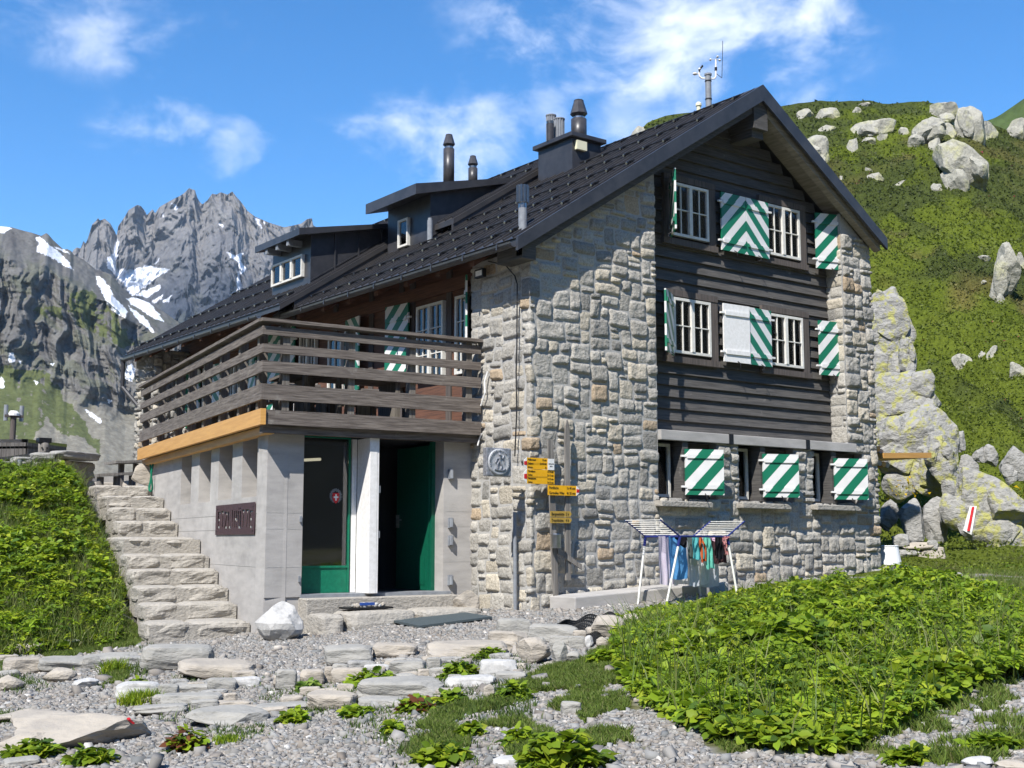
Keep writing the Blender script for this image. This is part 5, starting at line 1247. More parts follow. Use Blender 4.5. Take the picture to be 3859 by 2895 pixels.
# ================================================================ SIGNPOST
SP=thg('signpost','two weathered ski shaped poles carrying yellow trail arrows against the stone wall','signpost',(.35,-.2,0))
yp=-.16
def ski(pts,w,name='post'):
    m=MB(); vs=[]
    for (x,z,f) in pts: vs+=[(x-w*f,yp,z),(x+w*f,yp,z),(x+w*f,yp+.03,z),(x-w*f,yp+.03,z)]
    fs=[]
    for i in range(len(pts)-1):
        a=i*4;b=a+4
        for k in range(4): fs.append((a+k,a+(k+1)%4,b+(k+1)%4,b+k))
    fs+=[(3,2,1,0),tuple(len(vs)-4+k for k in range(4))]
    m.add(vs,fs); return m.out(name,'old_wood',SP)
pz=lambda u,v:onY(u,v,yp)
a=pz(2075,1658);b=pz(2097,2275)
ski([(b[0]-.01,b[2]-.03,.15),(b[0],b[2]+.12,.8),(b[0]-.02,b[2]+.5,1),(a[0]+.02,a[2]-.5,1),(a[0],a[2],.9)],.048)
a=pz(2139,1582);b=pz(2143,2187)
ski([(b[0],b[2],1),(b[0],b[2]+.5,1),(a[0],a[2]-.25,1),(a[0],a[2]-.08,.7),(a[0],a[2],.05)],.045)
SX=np.array((1,0,0)); 
def arrow(u0,v0,u1,v1,tip,lines,name='arrow_sign',m='yellow',y=-.20,h=None):
    a=onY(u0,v0,y);b=onY(u1,v1,y); zt=a[2]; zb=b[2]; mb=MB(); mid=(zt+zb)/2; hh=(zt-zb)/2
    if tip>0: poly=[(a[0],zt),(b[0],zt),(b[0]+hh*.9,mid),(b[0],zb),(a[0],zb)]
    elif tip<0: poly=[(a[0],zt),(b[0],zt),(b[0],zb),(a[0],zb),(a[0]-hh*.5,mid)]
    else: poly=[(a[0],zt),(b[0],zt),(b[0],zb),(a[0],zb)]
    mb.prism([(x,y,z) for x,z in poly],(0,.006,0)); o=mb.out(name,m,SP)
    n=len(lines); 
    for i,(l,r_) in enumerate(lines):
        z=zt-(i+.78)*(zt-zb)/n; sz=(zt-zb)/n*.78
        text('lettering',l,'black',o,(a[0]+.02,y-.002,z),(1,0,0),(0,0,1),sz,sx=.72)
        if r_: text('lettering',r_,'black',o,(b[0]-.02-(.09 if name=='arrow_sign' and tip<0 and b[0]-a[0]>.47 else 0),y-.002,z),(1,0,0),(0,0,1),sz,align='RIGHT',sx=.72)
    return o,a,b
o1,a,b=arrow(1985,1724,2064,1770,0,[('Müllersmatt','10 min'),('Golzern','2h 40 min'),('Bristen','3h')])
def tipm(a,b,s,par,y=-.203):
    hh=(a[2]-b[2])/2; mid=(a[2]+b[2])/2; x=a[0] if s<0 else b[0]
    m=MB(); m.prism([(x,y,mid+hh),(x+s*.05,y,mid+hh*.5),(x+s*.05,y,mid-hh*.5),(x,y,mid-hh)],(0,.008,0)); m.out('sign_tip','white',par)
    m=MB(); m.prism([(x,y-.003,mid+hh*.36),(x+s*.05,y-.003,mid+hh*.30),(x+s*.05,y-.003,mid-hh*.30),(x,y-.003,mid-hh*.36)],(0,.003,0)); m.out('sign_tip','red',par)
tipm(a,b,-1,o1)
o2,a,b=arrow(1985,1768,2090,1826,0,[('Chrüzlipass','1h 30 min'),('Sedrun','3h 15 min'),('Mittelplatten','1h 25 min'),('Sedrun','3h 35 min')],y=-.203); tipm(a,b,-1,o2,-.206)
o3,a,b=arrow(2065,1828,2172,1869,0,[('Pörtlilücke','1h 40 min'),('Gurtnellen Wiler','4h 20 min')],y=-.206); tipm(a,b,1,o3,-.209)
for ob,(ua,va,ub,vb) in ((o1,(1985,1746.5,2064,1747.5)),(o2,(1985,1797,2064,1798.5))):
    p=onY(ua,va,-.2085);q=onY(ub,vb,-.2085); m=MB(); m.obox(p,q-p,(0,.001,0),(0,0,.004)); m.out('divider','black',ob)
o4,a,b=arrow(2065,1729,2089,1772,0,[],m='white',y=-.212,name='name_tag')
text('lettering','Etzlihütte SAC','black',o4,((a[0]+b[0])/2,-.2135,(a[2]+b[2])/2),(1,0,0),(0,0,1),.022,align='CENTER',sx=.75); text('lettering','2052 m','black',o4,((a[0]+b[0])/2,-.2135,(a[2]+b[2])/2-.035),(1,0,0),(0,0,1),.022,align='CENTER',sx=.75)
o5,a,b=arrow(2074,1926,2148,1948,1,[('Bergseehütte','5 h')],m='ochre',y=-.20,name='wooden_sign'); o6,a,b=arrow(2074,1950,2148,1972,1,[('Treschhütte','4 h')],m='ochre',y=-.20,name='wooden_sign')
a=pz(2100,2067);b=pz(2190,2127); m=MB(); m.obox(a+np.array((0,-.02,0)),b-a,(0,.03,0),(0,0,-.075)); m.out('cross_brace','old_wood',SP)
# aluminium can hung on the pole
c=onY(2095,2038,-.24); z0=onY(2095,2066,-.24)[2]; z1=onY(2095,2012,-.24)[2]
CN=thg('metal_canister','shiny aluminium canister fixed to the left ski pole','canister',(c[0],-.24,z0)); m=MB(); m.lathe((c[0],-.24,z0),[(.066,0),(.07,.01),(.07,z1-z0-.03),(.066,z1-z0-.03),(.066,z1-z0-.02)],18); m.out('body','steel',CN,smooth=False); m=MB(); m.lathe((c[0],-.24,z1-.03),[(.074,0),(.074,.022),(.066,.032)],18); m.out('lid','steel',CN)
# relief plaque
a=onY(1826,1686,-.10);b=onY(1926,1798,-.10); PQ=thg('relief_plaque','grey cast plaque with a raised round relief on the stone wall','plaque',((a[0]+b[0])/2,-.08,b[2]))
m=MB(); m.box(a[0]+.02,b[0]-.01,-.12,-.03,b[2],a[2]); m.out('backing','lead',PQ,bevel=.012)
cx,cz=(a[0]+b[0])/2,(a[2]+b[2])/2; r=.182
m=MB(); vs=[];n=40
prof=[(0,.018),(.10,.016),(.135,.014),(.148,.020),(.168,.022),(.182,.014),(.185,0)]
for rr,d in prof:
    for k in range(n):
        t=2*math.pi*k/n; dd=d+(.012*noise.noise(Vector((rr*30*math.cos(t),rr*30*math.sin(t),3))) if rr<.13 else 0); vs.append((cx+rr*math.cos(t),-.121-dd,cz+rr*math.sin(t)))
m.add(vs,[(i*n+k,i*n+(k+1)%n,(i+1)*n+(k+1)%n,(i+1)*n+k) for i in range(len(prof)-1) for k in range(n)]); dk=m.out('disc','plaque',PQ,smooth=True)
m=MB()  # climbing figure and rope in relief
for pts,rd in [([(0,.08),(0,.02),(.03,-.05),(.02,-.10)],.014),([(0,.02),(-.04,-.03),(-.035,-.09)],.013),([(0,.06),(.05,.05),(.07,.10)],.010),([(0,.06),(-.05,.04),(-.07,-.01)],.010),([(-.09,-.10),(-.03,-.11),(.05,-.115),(.10,-.09)],.012),([(.07,.11),(.085,-.02)],.005)]:
    m.tube([(cx+x,-.143,cz+z) for x,z in pts],rd,8)
m.lathe((cx,-.145,cz+.085),[(.012,0),(.022,.015),(.018,.035),(.006,.045)],10); m.out('relief_figure','lead',dk)
for k,ch in enumerate('SCHWEIZER ALPEN CLUB'):
    t=math.radians(200-k*11.2); p=(cx+.152*math.cos(t),-.1445,cz+.152*math.sin(t)); text('lettering',ch,'lead',dk,p,(math.sin(t),0,-math.cos(t)),(math.cos(t),0,math.sin(t)),.032,align='CENTER',ext=.003)
# ================================================================ DRYING RACK
zf=1.04
lh=np.array((_r[0],_r[1],0)); dh=np.array((_f[0],_f[1],0)); dh/=np.linalg.norm(dh)
Bc=onY(2563,2018,-1.40); Bc[2]=zf; Ac=Bc-lh*.44+dh*.40; Cc=Bc+lh*.78+dh*.72; Dc=Ac+Cc-Bc
RK=thg('drying_rack','white wing clothes rack with blue frame standing by the gable wall','clothes rack',(Bc[0]+.4,Bc[1]+.3,.2))
m=MB(); m.tube([Bc,Cc,Dc,Ac,Bc],.015,6); m.out('frame','rack_blue',RK)
for k in range(1,7):
    t=k/7; m=MB(); m.tube([Bc*(1-t)+Ac*t,Cc*(1-t)+Dc*t],.005,5); m.out('wire','rack_white',RK)
lg=(Cc-Bc)/np.linalg.norm(Cc-Bc)
def wing(p,q,d):
    v=d*.42+Zv*.225
    for e in (p,q): m=MB(); m.tube([e,e+v],.012,6); m.out('wing_arm','rack_blue',RK)
    for k in range(1,9):
        t=k/8; m=MB(); m.tube([p+v*t,q+v*t],.005,5); m.out('wire','rack_white',RK)
wing(Ac,Bc,-lg); wing(Cc,Dc,lg)
for p,o_ in ((Ac,-lh*.12),(Bc,-lh*.22-dh*.06),(Cc,lh*.13),(Dc,lh*.10+dh*.02)):
    X2=p+o_; zb=float(gz(X2[0],X2[1])); X2[2]=zb; m=MB(); m.tube([p,p+(X2-p)*.14],.021,8); m.out('knuckle','rack_blue',RK); m=MB(); m.tube([p+(X2-p)*.13,X2],.016,8); m.out('leg','rack_white',RK)
cloth_mat('cloth_lilac',(.74,.62,.78),(.82,.78,.85)); cloth_mat('cloth_blue',(.14,.40,.72),(.10,.32,.64),9); cloth_mat('cloth_dark',(.02,.02,.025)); cloth_mat('cloth_teal',(.16,.62,.64)); cloth_mat('cloth_orange',(.72,.20,.06),(.6,.1,.04),12); cloth_mat('cloth_mint',(.22,.74,.58)); cloth_mat('cloth_white',(.80,.80,.82),(.7,.71,.74)); cloth_mat('cloth_grey',(.62,.66,.72),(.52,.56,.62)); cloth_mat('cloth_red',(.6,.10,.10),(.65,.5,.5),25); cloth_mat('cloth_brown',(.10,.055,.06)); cloth_mat('cloth_green',(.16,.2,.19)); cloth_mat('cloth_pink',(.68,.40,.50),(.75,.6,.72),20)
def hang(name,label,cat,m,u0,u1,vt,vb,wi,poly=None,seed=0,both=True):
    """cloth hung over wire wi (0 front .. 7 back); outline in fractions (s,t)"""
    O=Bc+(Ac-Bc)*wi/7; nh=np.array((lg[1],-lg[0],0)); dd=nh@O
    a=pl(u0,vt,nh,dd);b=pl(u1,vt,nh,dd); zt=zf+.004; zb=pl((u0+u1)/2,vb,nh,dd)[2]; n,k=22,16
    mb=MB(); R=random.Random(seed); ph=R.uniform(0,6)
    def sheet_(side,drop):
        vs=[]
        for j in range(k+1):
            for i in range(n+1):
                s=i/n;t=j/k
                l,r=poly(t) if poly else (0,1); S=l+(r-l)*s
                fold=.020*math.sin(S*15+ph+t*1.2)*min(1,t*2+.3)+.012*math.sin(S*29+ph*2)
                q=a+(b-a)*S+lg*.008*math.sin(t*9+ph)+nh*(side*(.010+.03*t)+fold); vs.append((q[0],q[1],zt-(zt-zb)*drop*t+.012*math.sin(S*7+ph)*t))
        w=n+1; mb.add(vs,[(j*w+i,j*w+i+1,(j+1)*w+i+1,(j+1)*w+i) for j in range(k) for i in range(n)])
    sheet_(1,1)
    if both: sheet_(-1,.86)
    c=(a+b)/2; o=mb.out(name,m,None,loc=(c[0],c[1],zb),smooth=True); tag(o,label,cat)
    return o
zq=lambda x,y:(2340+x*.2351,1930+y*.2351)
def hq(name,label,cat,m,x0,x1,y1,wi,poly=None,seed=0,both=False): return hang(name,label,cat,m,2340+x0*.2351,2340+x1*.2351,2020,1930+y1*.2351,wi,poly,seed,both)
hq('towel','lilac checked towel hanging longest at the left of the rack','towel','cloth_lilac',565,830,1165,3,None,1)
hq('towel','pale pinkish tea towel hung behind the blue shirt','towel','cloth_white',800,1200,1165,5,None,2)
hq('tea_towel','grey blue checked tea towel hung low right of centre','towel','cloth_grey',1215,1540,1200,4,None,3)
hq('t_shirt','bright blue shirt with a pale round print','shirt','cloth_blue',735,1060,1075,2,lambda t:(.0,.95+.0*t) if t<.7 else (.0,.95-.02),4)
hq('bikini_briefs','black briefs hung over the front bar','underwear','cloth_dark',850,1075,590,1,lambda t:(.55*t,1-.40*t),5)
hq('pillow_case','pale grey blue pillow case in the middle of the rack','linen','cloth_grey',1050,1215,1190,3,None,21)
hq('sock','dark green sock between the blue shirt and the teal top','sock','cloth_green',1060,1115,735,2,None,6)
hq('t_shirt','white top with small folds behind the teal top','shirt','cloth_white',1040,1230,850,3,None,7)
hq('swim_top','teal swim top with a pointed hem','swimwear','cloth_teal',1120,1310,755,1,lambda t:(0,.62+.38*min(1,t*1.4)),8)
hq('bikini','orange and red bikini hanging next to the teal top','swimwear','cloth_orange',1215,1345,800,1,lambda t:(.1+.15*t,.62+.3*t),9)
hq('swim_top','mint green swim top with a ragged end','swimwear','cloth_mint',1310,1460,905,1,lambda t:(.05+.1*t,.6+.4*min(1,t*1.3)),10)
hq('trousers','crumpled light grey leggings hanging under the mint top','trousers','cloth_white',1225,1400,1155,3,lambda t:(.05+.02*t,1-.25*t),11)
hq('shorts','brown striped shorts at the right of the rack','shorts','cloth_brown',1440,1660,820,3,None,12)
hq('socks','pair of black socks hung in front of the brown shorts','socks','cloth_dark',1490,1610,750,1,lambda t:(.0,1.0),13)
hq('underwear','pink patterned briefs near the right end of the rack','underwear','cloth_pink',1415,1540,470,2,lambda t:(.2*t,1-.2*t),14)
hq('towel','pink striped cloth behind the black socks','towel','cloth_red',1585,1660,680,2,None,15)
hq('briefs','small red briefs at the right corner of the rack','underwear','cloth_red',1620,1715,420,0,lambda t:(.2*t,1-.2*t),16)
# pale disc print on the blue shirt
# ================================================================ WEATHER STATION
ms=onX(2671,412,5.05); WS=thg('weather_station','grey mast with weather sensors rising behind the roof ridge','weather mast',(5.05,ms[1],ms[2]-1.0))
zt=onX(2670,280,5.05)[2]; mx,my=5.05,ms[1]
m=MB(); m.cyl((mx,my,ms[2]-.9),(mx,my,zt),.055,16); m.cyl((mx,my,zt-.02),(mx,my,zt+.012),.068,16); mo=m.out('mast','zinc',WS)
for z in (zt-.14,zt-.48): m=MB(); m.cyl((mx,my,z),(mx,my,z+.02),.062,16); m.out('clamp','iron',mo)
k=np.array(_r); B0=np.array((mx,my,zt-.07)); S_=.0057*20/20
def wpt(x,y): return onX(2500+x*.2411,100+y*.2411,5.05)
def W3(x,y):   # point in the vertical plane through the mast facing the camera
    return pl(2500+x*.2411,100+y*.2411,(_f[0],_f[1],0),_f[0]*mx+_f[1]*my)
m=MB(); m.tube([W3(650,815),W3(600,812),W3(565,780),W3(560,740),W3(560,700)],.016,8); m.out('arm','white',WS)
m=MB(); m.tube([W3(750,818),W3(800,815),W3(820,780),W3(820,700),W3(820,520)],.016,8); m.out('arm','white',WS)
m=MB(); m.tube([W3(560,735),W3(510,745)],.012,8); m.lathe(W3(495,760),[(.02,0),(.045,.015),(.045,.035),(.015,.05)],12); m.out('rain_sensor','white',WS)
m=MB(); m.tube([W3(562,720),W3(562,680),W3(600,630)],.018,8); m.lathe(W3(608,622),[(.012,-.02),(.02,0),(.012,.02)],8); m.out('camera_sensor','iron',WS)
m=MB(); m.lathe(W3(565,668),[(.01,-.02),(.026,0),(.01,.025)],10); m.out('sensor','white',WS)
m=MB(); m.tube([W3(820,690),W3(820,640)],.024,8); m.out('coupling','iron',WS)
m=MB()
for a in (0,2.1,4.2):
    c=W3(820,508); q=c+np.array((.10*math.cos(a),.10*math.sin(a),0)); m.tube([c,q],.005,5); m.lathe(q,[(.01,-.02),(.028,0),(.01,.02)],8)
m.out('anemometer','white',WS)
m=MB(); m.tube([W3(830,740),W3(915,805),W3(915,790),W3(928,225)],.0055,5); m.out('antenna','iron',WS)
wb=onX(2633,412,4.95); m=MB(); m.lathe((4.95,wb[1],wb[2]-.15),[(.04,0),(.04,.20),(.055,.21),(.055,.25),(.03,.28)],12); o=m.out('vent_stub','cream',None,loc=(4.95,wb[1],wb[2]-.15)); tag(o,'small cream vent with white cap on the ridge beside the mast','vent')
# ================================================================ BALCONY FURNITURE
for i,(s,d,lb,pl_) in enumerate([(1.0,-1.0,'dark wooden terrace table nearest the balcony front corner','x'),(3.0,-1.2,'wooden terrace table half way along the balcony','x'),(5.4,-1.2,'wooden terrace table near the far end of the balcony','x')]):
    c=BC+es*s+ns*d; zt=zb0+.86; T_=thg('terrace_table',lb,'table',(c[0],c[1],zb0+.12),group='tables on the balcony')
    m=MB(); m.obox(c-es*.85-ns*.36+Zv*(zt-.04),es*1.7,ns*.72,Zv*.04); m.out('tabletop','rail',T_)
    for q in (-.6,.6):
        m=MB(); m.obox(c+es*q-ns*.28+Zv*(zb0+.12),es*.08,ns*.06,Zv*(.70)); m.out('leg','rail_post',T_); m=MB(); m.obox(c+es*q+ns*.22+Zv*(zb0+.12),es*.08,ns*.06,Zv*(.70)); m.out('leg','rail_post',T_)
    for sd,ll in ((-.62,'bench on the house side of the '),(.60,'bench on the railing side of the ')):
        b=c+ns*sd; B_=thg('terrace_bench',(ll+lb.replace('dark wooden ','').replace('wooden ','')),'bench',(b[0],b[1],zb0+.12),group='benches on the balcony')
        m=MB(); m.obox(b-es*.85-ns*.13+Zv*(zb0+.54),es*1.7,ns*.26,Zv*.04); m.out('seat','rail',B_)
        for q in (-.6,.6): m=MB(); m.obox(b+es*q-ns*.10+Zv*(zb0+.12),es*.08,ns*.2,Zv*.42); m.out('leg','rail_post',B_)
c=BC-nf*1.3+ex*-1.9; T_=thg('terrace_table','long wooden terrace table beside the front railing and stone pier','table',(c[0],c[1],zb0+.12),group='tables on the balcony')
m=MB(); m.obox(c-ex*1.0-nf*.36+Zv*(zb0+.84),ex*2.0,nf*.72,Zv*.045); m.out('tabletop','rail',T_)
for q in (-.7,.7): m=MB(); m.obox(c+ex*q-nf*.30+Zv*(zb0+.12),ex*.08,nf*.6,Zv*.72); m.out('leg','rail_post',T_)
for sd,lb in ((.62,'bench between the front railing and the long terrace table'),(-.62,'bench behind the long terrace table at the front')):
    b=c+nf*sd; B_=thg('terrace_bench',lb,'bench',(b[0],b[1],zb0+.12),group='benches on the balcony'); m=MB(); m.obox(b-ex*1.0-nf*.13+Zv*(zb0+.54),ex*2.0,nf*.26,Zv*.04); m.out('seat','rail',B_)
    for q in (-.7,.7): m=MB(); m.obox(b+ex*q-nf*.1+Zv*(zb0+.12),ex*.08,nf*.2,Zv*.42); m.out('leg','rail_post',B_)
# ================================================================ RIGHT OF THE HUT
hg=lambda y:(lambda u,v:onY(u,v,y))
def rg(r):   # ground at horizontal range r along the pixel column
    def f(u,v):
        d=ray(u,v); t=r/math.hypot(d[0],d[1]); return CAM+d*t
    return f
qd=lambda x0,y0,x1,y1:(3100+x0*.603,1200+y0*.603,3100+x1*.603,1200+y1*.603)
OC=[(qd(240,10,590,520),31.5,'rock_lichen','tall grey outcrop with yellow lichen rising behind the right wall corner',.5),
    (qd(300,-35,520,150),31.6,'rock_lichen','yellow lichened lumps crowning the tall outcrop',.6),
    (qd(480,190,590,380),31.0,'rock_lichen','yellowish block at the right edge of the tall outcrop',.7),
    (qd(290,450,735,830),30.3,'rock_lichen','broken lichened rock face below the tall outcrop',.5),
    (qd(330,700,850,1120),29.2,'rock_lichen','large yellowish rock face behind the wooden shelf',.5),
    (qd(640,860,850,1120),28.6,'rock_lichen','grey fissured block right of the yellowish rock face',.6),
    (qd(770,1095,1300,1500),27.0,'rock_lichen','big sloping boulder bearing a red and white trail mark',.5),
    (qd(480,1145,660,1400),27.2,'rock','pointed grey rock left of the trail mark boulder',.5),
    (qd(640,1155,800,1390),27.4,'rock','grey rock between the pointed rock and the marked boulder',.5),
    (qd(900,1090,1110,1215),28.0,'rock_lichen','mottled rock on top of the marked boulder',.6),
    (qd(360,1160,485,1320),27.6,'rock','dark shaded rock in the gap beside the wall',.5),
    (qd(1120,850,1300,1030),30.0,'rock','grey rounded rock above the marked boulder at the right edge',.6),
    (qd(840,880,975,1060),29.6,'rock','triangular grey slab in the grass above the marked boulder',.4),
    (qd(935,810,1025,895),31.0,'rock','small whitish rock left of a similar one on the grassy slope',.6),
    (qd(1015,805,1105,920),31.0,'rock','upright grey rock above the triangular slab',.6),
    (qd(830,725,900,830),31.5,'rock','whitish stone in a dark hollow beside the lichened face',.6)]
MB_=None
for i,(b,r,m_,lb,dp) in enumerate(OC):
    o=pxrock('outcrop' if i<6 else 'boulder',b,1200+i,lb,'rock',m_,deep=dp,ground=rg(r),facets=16,rough=.07,sub=4,sink=.06,hk=1.1,cut=(.62,.98),chunks=7 if i<7 else (2 if i<12 else 0),wedge=.42 if 'bearing' in lb else 0,tilt=0)
    if 'bearing' in lb: MB_=o
bpy.context.view_layer.update()
if MB_:
    bvm=bvh_of(MB_); quad=lambda L,du,dv:[(3100+x*.603+du,1200+y*.603+dv) for x,y in L]
    QW=[(888,1172),(930,1175),(898,1352),(845,1325)]; done=False
    for dv in (0,15,30,45):
        for du in range(-10,200,10):
            q=quad(QW,du,dv); hits=[bvm.ray_cast(Vector(CAM),Vector(ray(q[0][0]*(1-s)*(1-t)+q[1][0]*s*(1-t)+q[2][0]*s*t+q[3][0]*(1-s)*t,q[0][1]*(1-s)*(1-t)+q[1][1]*s*(1-t)+q[2][1]*s*t+q[3][1]*(1-s)*t))) for s in np.linspace(-.1,1.1,7) for t in np.linspace(-.1,1.1,7)]
            if all(h[0] is not None for h in hits) and max(h[3] for h in hits)-min(h[3] for h in hits)<.9:
                decal(bvm,q,'white','trail_mark',.012,n=10,par=MB_); decal(bvm,quad([(900,1178),(915,1178),(885,1330),(868,1328)],du,dv),'red','trail_mark',.024,n=10,par=MB_); done=True; print('mark',du,dv); break
        if done: break
# shelf of planks fixed beside the wall, firewood, bucket
SHF=thg('plank_shelf','bright wooden plank shelf jutting out beside the right wall corner','shelf',(8.2,.3,1.9))
a=onY(3330,1707,.35);b=onY(3510,1706,.35); m=MB(); m.obox(a,b-a,(.1,1.2,0),(0,0,-.10)); m.out('plank','new_wood',SHF)
m=MB(); m.obox((8.0,.6,2.05),(.5,0,-.25),(0,.1,0),(0,0,-.1)); m.out('bracket','old_wood',SHF)
for k,(u,v) in enumerate([(3310,1692),(3322,1703),(3316,1745),(3332,1750),(3345,1752)]):
    p=onY(u,v,.45); m=MB(); m.cyl(p,p+np.array((.05,.6,0)),.055,9); o=m.out('firewood_log',random.choice(['new_wood','rock_tan']),None,loc=tuple(p)); tag(o,'split log poking out of the stack by the shelf','log','logs stacked beside the wall')
p=onY(3356,2125,.15); zt=onY(3356,2058,.15)[2]; m=MB(); m.lathe((p[0],.15,p[2]-.02),[(.185,0),(.20,.01),(.150,zt-p[2]),(.158,zt-p[2]+.02),(.145,zt-p[2]+.03)],20); o=m.out('bucket','bucket',None,loc=(p[0],.15,p[2]-.02),smooth=False); tag(o,'upturned pale grey bucket at the right corner of the wall','bucket')
m=MB(); m.box(p[0]-.3,p[0]+.3,.0,.4,float(gz(p[0],.15))-.3,p[2]-.025); o=m.out('bucket_stand','step',None,loc=(p[0],.1,.2)); tag(o,'flat stone block carrying the upturned bucket','stone block')
LG=[(qd(440,1350,540,1420),'pale broken stone on the pile right of the bucket'),(qd(500,1400,720,1440),'long grey slab on the pile right of the bucket'),(qd(440,1445,610,1490),'round ended pale log beside the bucket'),(qd(600,1430,765,1515),'dark edged slab leaning on the stone pile'),(qd(530,1490,770,1560),'pale block at the base of the stone pile'),(qd(640,1515,905,1570),'long flat pale stone in front of the pile'),(qd(655,1390,720,1440),'white lump on top of the stone pile')]
for i,(b,lb) in enumerate(LG): pxrock('piled_stone',b,1300+i,lb,'stone','rock_tan' if i%2 else 'rock','slab',deep=.6,ground=rg(25.2),group='stones piled right of the hut',facets=8)
# ---------------------------------------------------------------- boulders on the hillside
qe=lambda x0,y0,x1,y1:(3000+x0*.603,300+y0*.603,3000+x1*.603,300+y1*.603)
HBL=[(qe(0,290,235,510),'largest pale boulder just above the roof verge'),(qe(115,168,275,245),'rounded pale boulder on the skyline left of centre'),(qe(370,235,595,352),'wide slanting boulder in the middle of the upper slope'),(qe(0,180,110,240),'low pale rock by the roof apex'),(qe(130,280,245,330),'flat topped rock above the largest pale boulder'),(qe(305,345,405,460),'stepped small rocks below the wide slanting boulder'),(qe(345,172,415,210),'small rock near the crest left of the tall group'),(qe(380,145,515,170),'thin white slab on the crest line'),(qe(830,168,1000,262),'blocky boulder crowning the rock group'),(qe(700,262,910,410),'split pale rock face left in the rock group'),(qe(885,265,1005,350),'smooth pale block in the centre of the rock group'),(qe(1015,170,1185,372),'tallest grey block of the rock group'),(qe(1110,220,1245,360),'dark shaded cube shaped block right in the rock group'),(qe(985,172,1100,200),'flat cap rock behind the tallest block'),(qe(830,368,910,440),'small rock under the rock group'),(qe(880,440,1195,690),'large jutting boulder with ribbed edge on the mid slope'),(qe(845,640,930,700),'whitish pieces at the foot of the jutting boulder'),(qe(1320,255,1440,370),'pale boulder at the right frame edge high up'),(qe(445,585,540,625),'pair of small white stones on the green slope'),(qe(620,620,730,655),'flat yellowish stone on the green slope'),(qe(425,552,475,575),'small white stone above the pair of stones'),(qe(1235,1120,1405,1370),'big upright grey boulder at the right mid slope'),(qe(1128,1100,1215,1140),'thin dark slab lying on the grassy slope'),(qe(1370,1090,1430,1165),'small pale rock at the right edge above the upright boulder'),(qe(1150,1255,1205,1285),'small stone left of the upright boulder'),(qe(270,595,290,628),'tiny standing white stone near the verge'),(qe(505,330,565,385),'grey rock right of the stepped small rocks'),(qe(405,355,500,400),'low dark rock between two pale rocks'),(qe(640,300,705,350),'pale rock left of the split face'),
 ((2370,470,2450,520),'rock on the skyline just behind the roof ridge'),((3590,1335,3660,1390),'white rock in the grass at the lower right slope'),((3720,1305,3760,1345),'small white rock on the lower right slope'),((3800,1370,3859,1420),'rocks at the right frame edge on the lower slope'),((3690,1325,3720,1345),'tiny pale stone beside the small white rock')]
for i,(b,lb) in enumerate(HBL):
    cx_,cy_=(b[0]+b[2])/2,(b[1]+b[3])/2; k_=1.1 if b[2]-b[0]<150 else .95; b=(cx_-(cx_-b[0])*k_,cy_-(cy_-b[1])*(k_*.9+.1*k_),cx_+(b[2]-cx_)*k_,cy_+(b[3]-cy_)*1.1)
    g=hpt((b[0]+b[2])/2,b[3]-2) 
    if g is None: continue
    o=pxrock('hillside_boulder',b,1400+i,lb,'boulder','rock_hill',deep=.7,ground=lambda u,v,g=g:g,group='boulders on the hillside',facets=14,rough=.07,sub=4,hk=1.3,sink=.3,cut=(.5,.9),chunks=3 if (b[2]-b[0])>110 else 0,rot=(i*1.7)%1.2-.6,tilt=(i*.37)%.5-.25,roll=(i*.53)%.4-.2)
# ================================================================ VEGETATION AND GRAVEL
def leaves(T,Nrm,S,per,tint,rs,spread=1.0,droop=.35,width=.52,asp=1.0,base_r=.12):
    """rosettes of folded leaves. T tips (n,3), S leaf length (n,), tint (n,3)"""
    n=len(T); P=np.repeat(T,per,0); s=np.repeat(S,per)*rs.uniform(.65,1.2,n*per); tn=np.repeat(tint,per,0)*rs.uniform(.75,1.25,(n*per,1))
    ang=rs.uniform(0,2*np.pi,n).repeat(per)+np.tile(np.arange(per)*2*np.pi/per,n)+rs.normal(0,.35,n*per)
    el=rs.normal(.28-droop,.38,n*per)*spread
    d=np.stack([np.cos(ang)*np.cos(el),np.sin(ang)*np.cos(el),np.sin(el)],-1)
    side=np.stack([-np.sin(ang),np.cos(ang),np.zeros(n*per)],-1); roll=rs.normal(0,.45,n*per)[:,None]
    up=np.cross(d,side)*-1; up=np.where(up[:,2:3]<0,-up,up)
    sd=side*np.cos(roll)+up*np.sin(roll); nn=np.cross(d,sd); nn=np.where(nn[:,2:3]<0,-nn,nn)
    s=s[:,None]; w=s*width*rs.uniform(.75,1.2,(n*per,1)); o=P+d*s*base_r
    v0=o; v1=o+d*s*.30+sd*w*.42+nn*s*.05; v2=o+d*s*.30-sd*w*.42+nn*s*.05; v3=o+d*s*.45-nn*s*.03; v4=o+d*s*.66+sd*w*.46-nn*s*.01; v5=o+d*s*.66-sd*w*.46-nn*s*.01; v6=o+d*s*1.0-nn*s*.16
    V=np.stack([v0,v1,v2,v3,v4,v5,v6],1).reshape(-1,3)
    b=(np.arange(n*per)*7)[:,None]
    Fq=np.concatenate([b+np.array([[0,1,3,3]])[:, :3],b+np.array([[0,3,2]]),b+np.array([[1,4,3]]),b+np.array([[3,5,2]]),b+np.array([[3,4,6]]),b+np.array([[3,6,5]])])
    return V,Fq,np.repeat(tn,7,0)
def merge(L):
    V=[];Fc=[];C=[];o=0
    for v,f,c in L: V.append(v);Fc.append(f+o);C.append(c);o+=len(v)
    return np.concatenate(V),np.concatenate(Fc),np.concatenate(C)
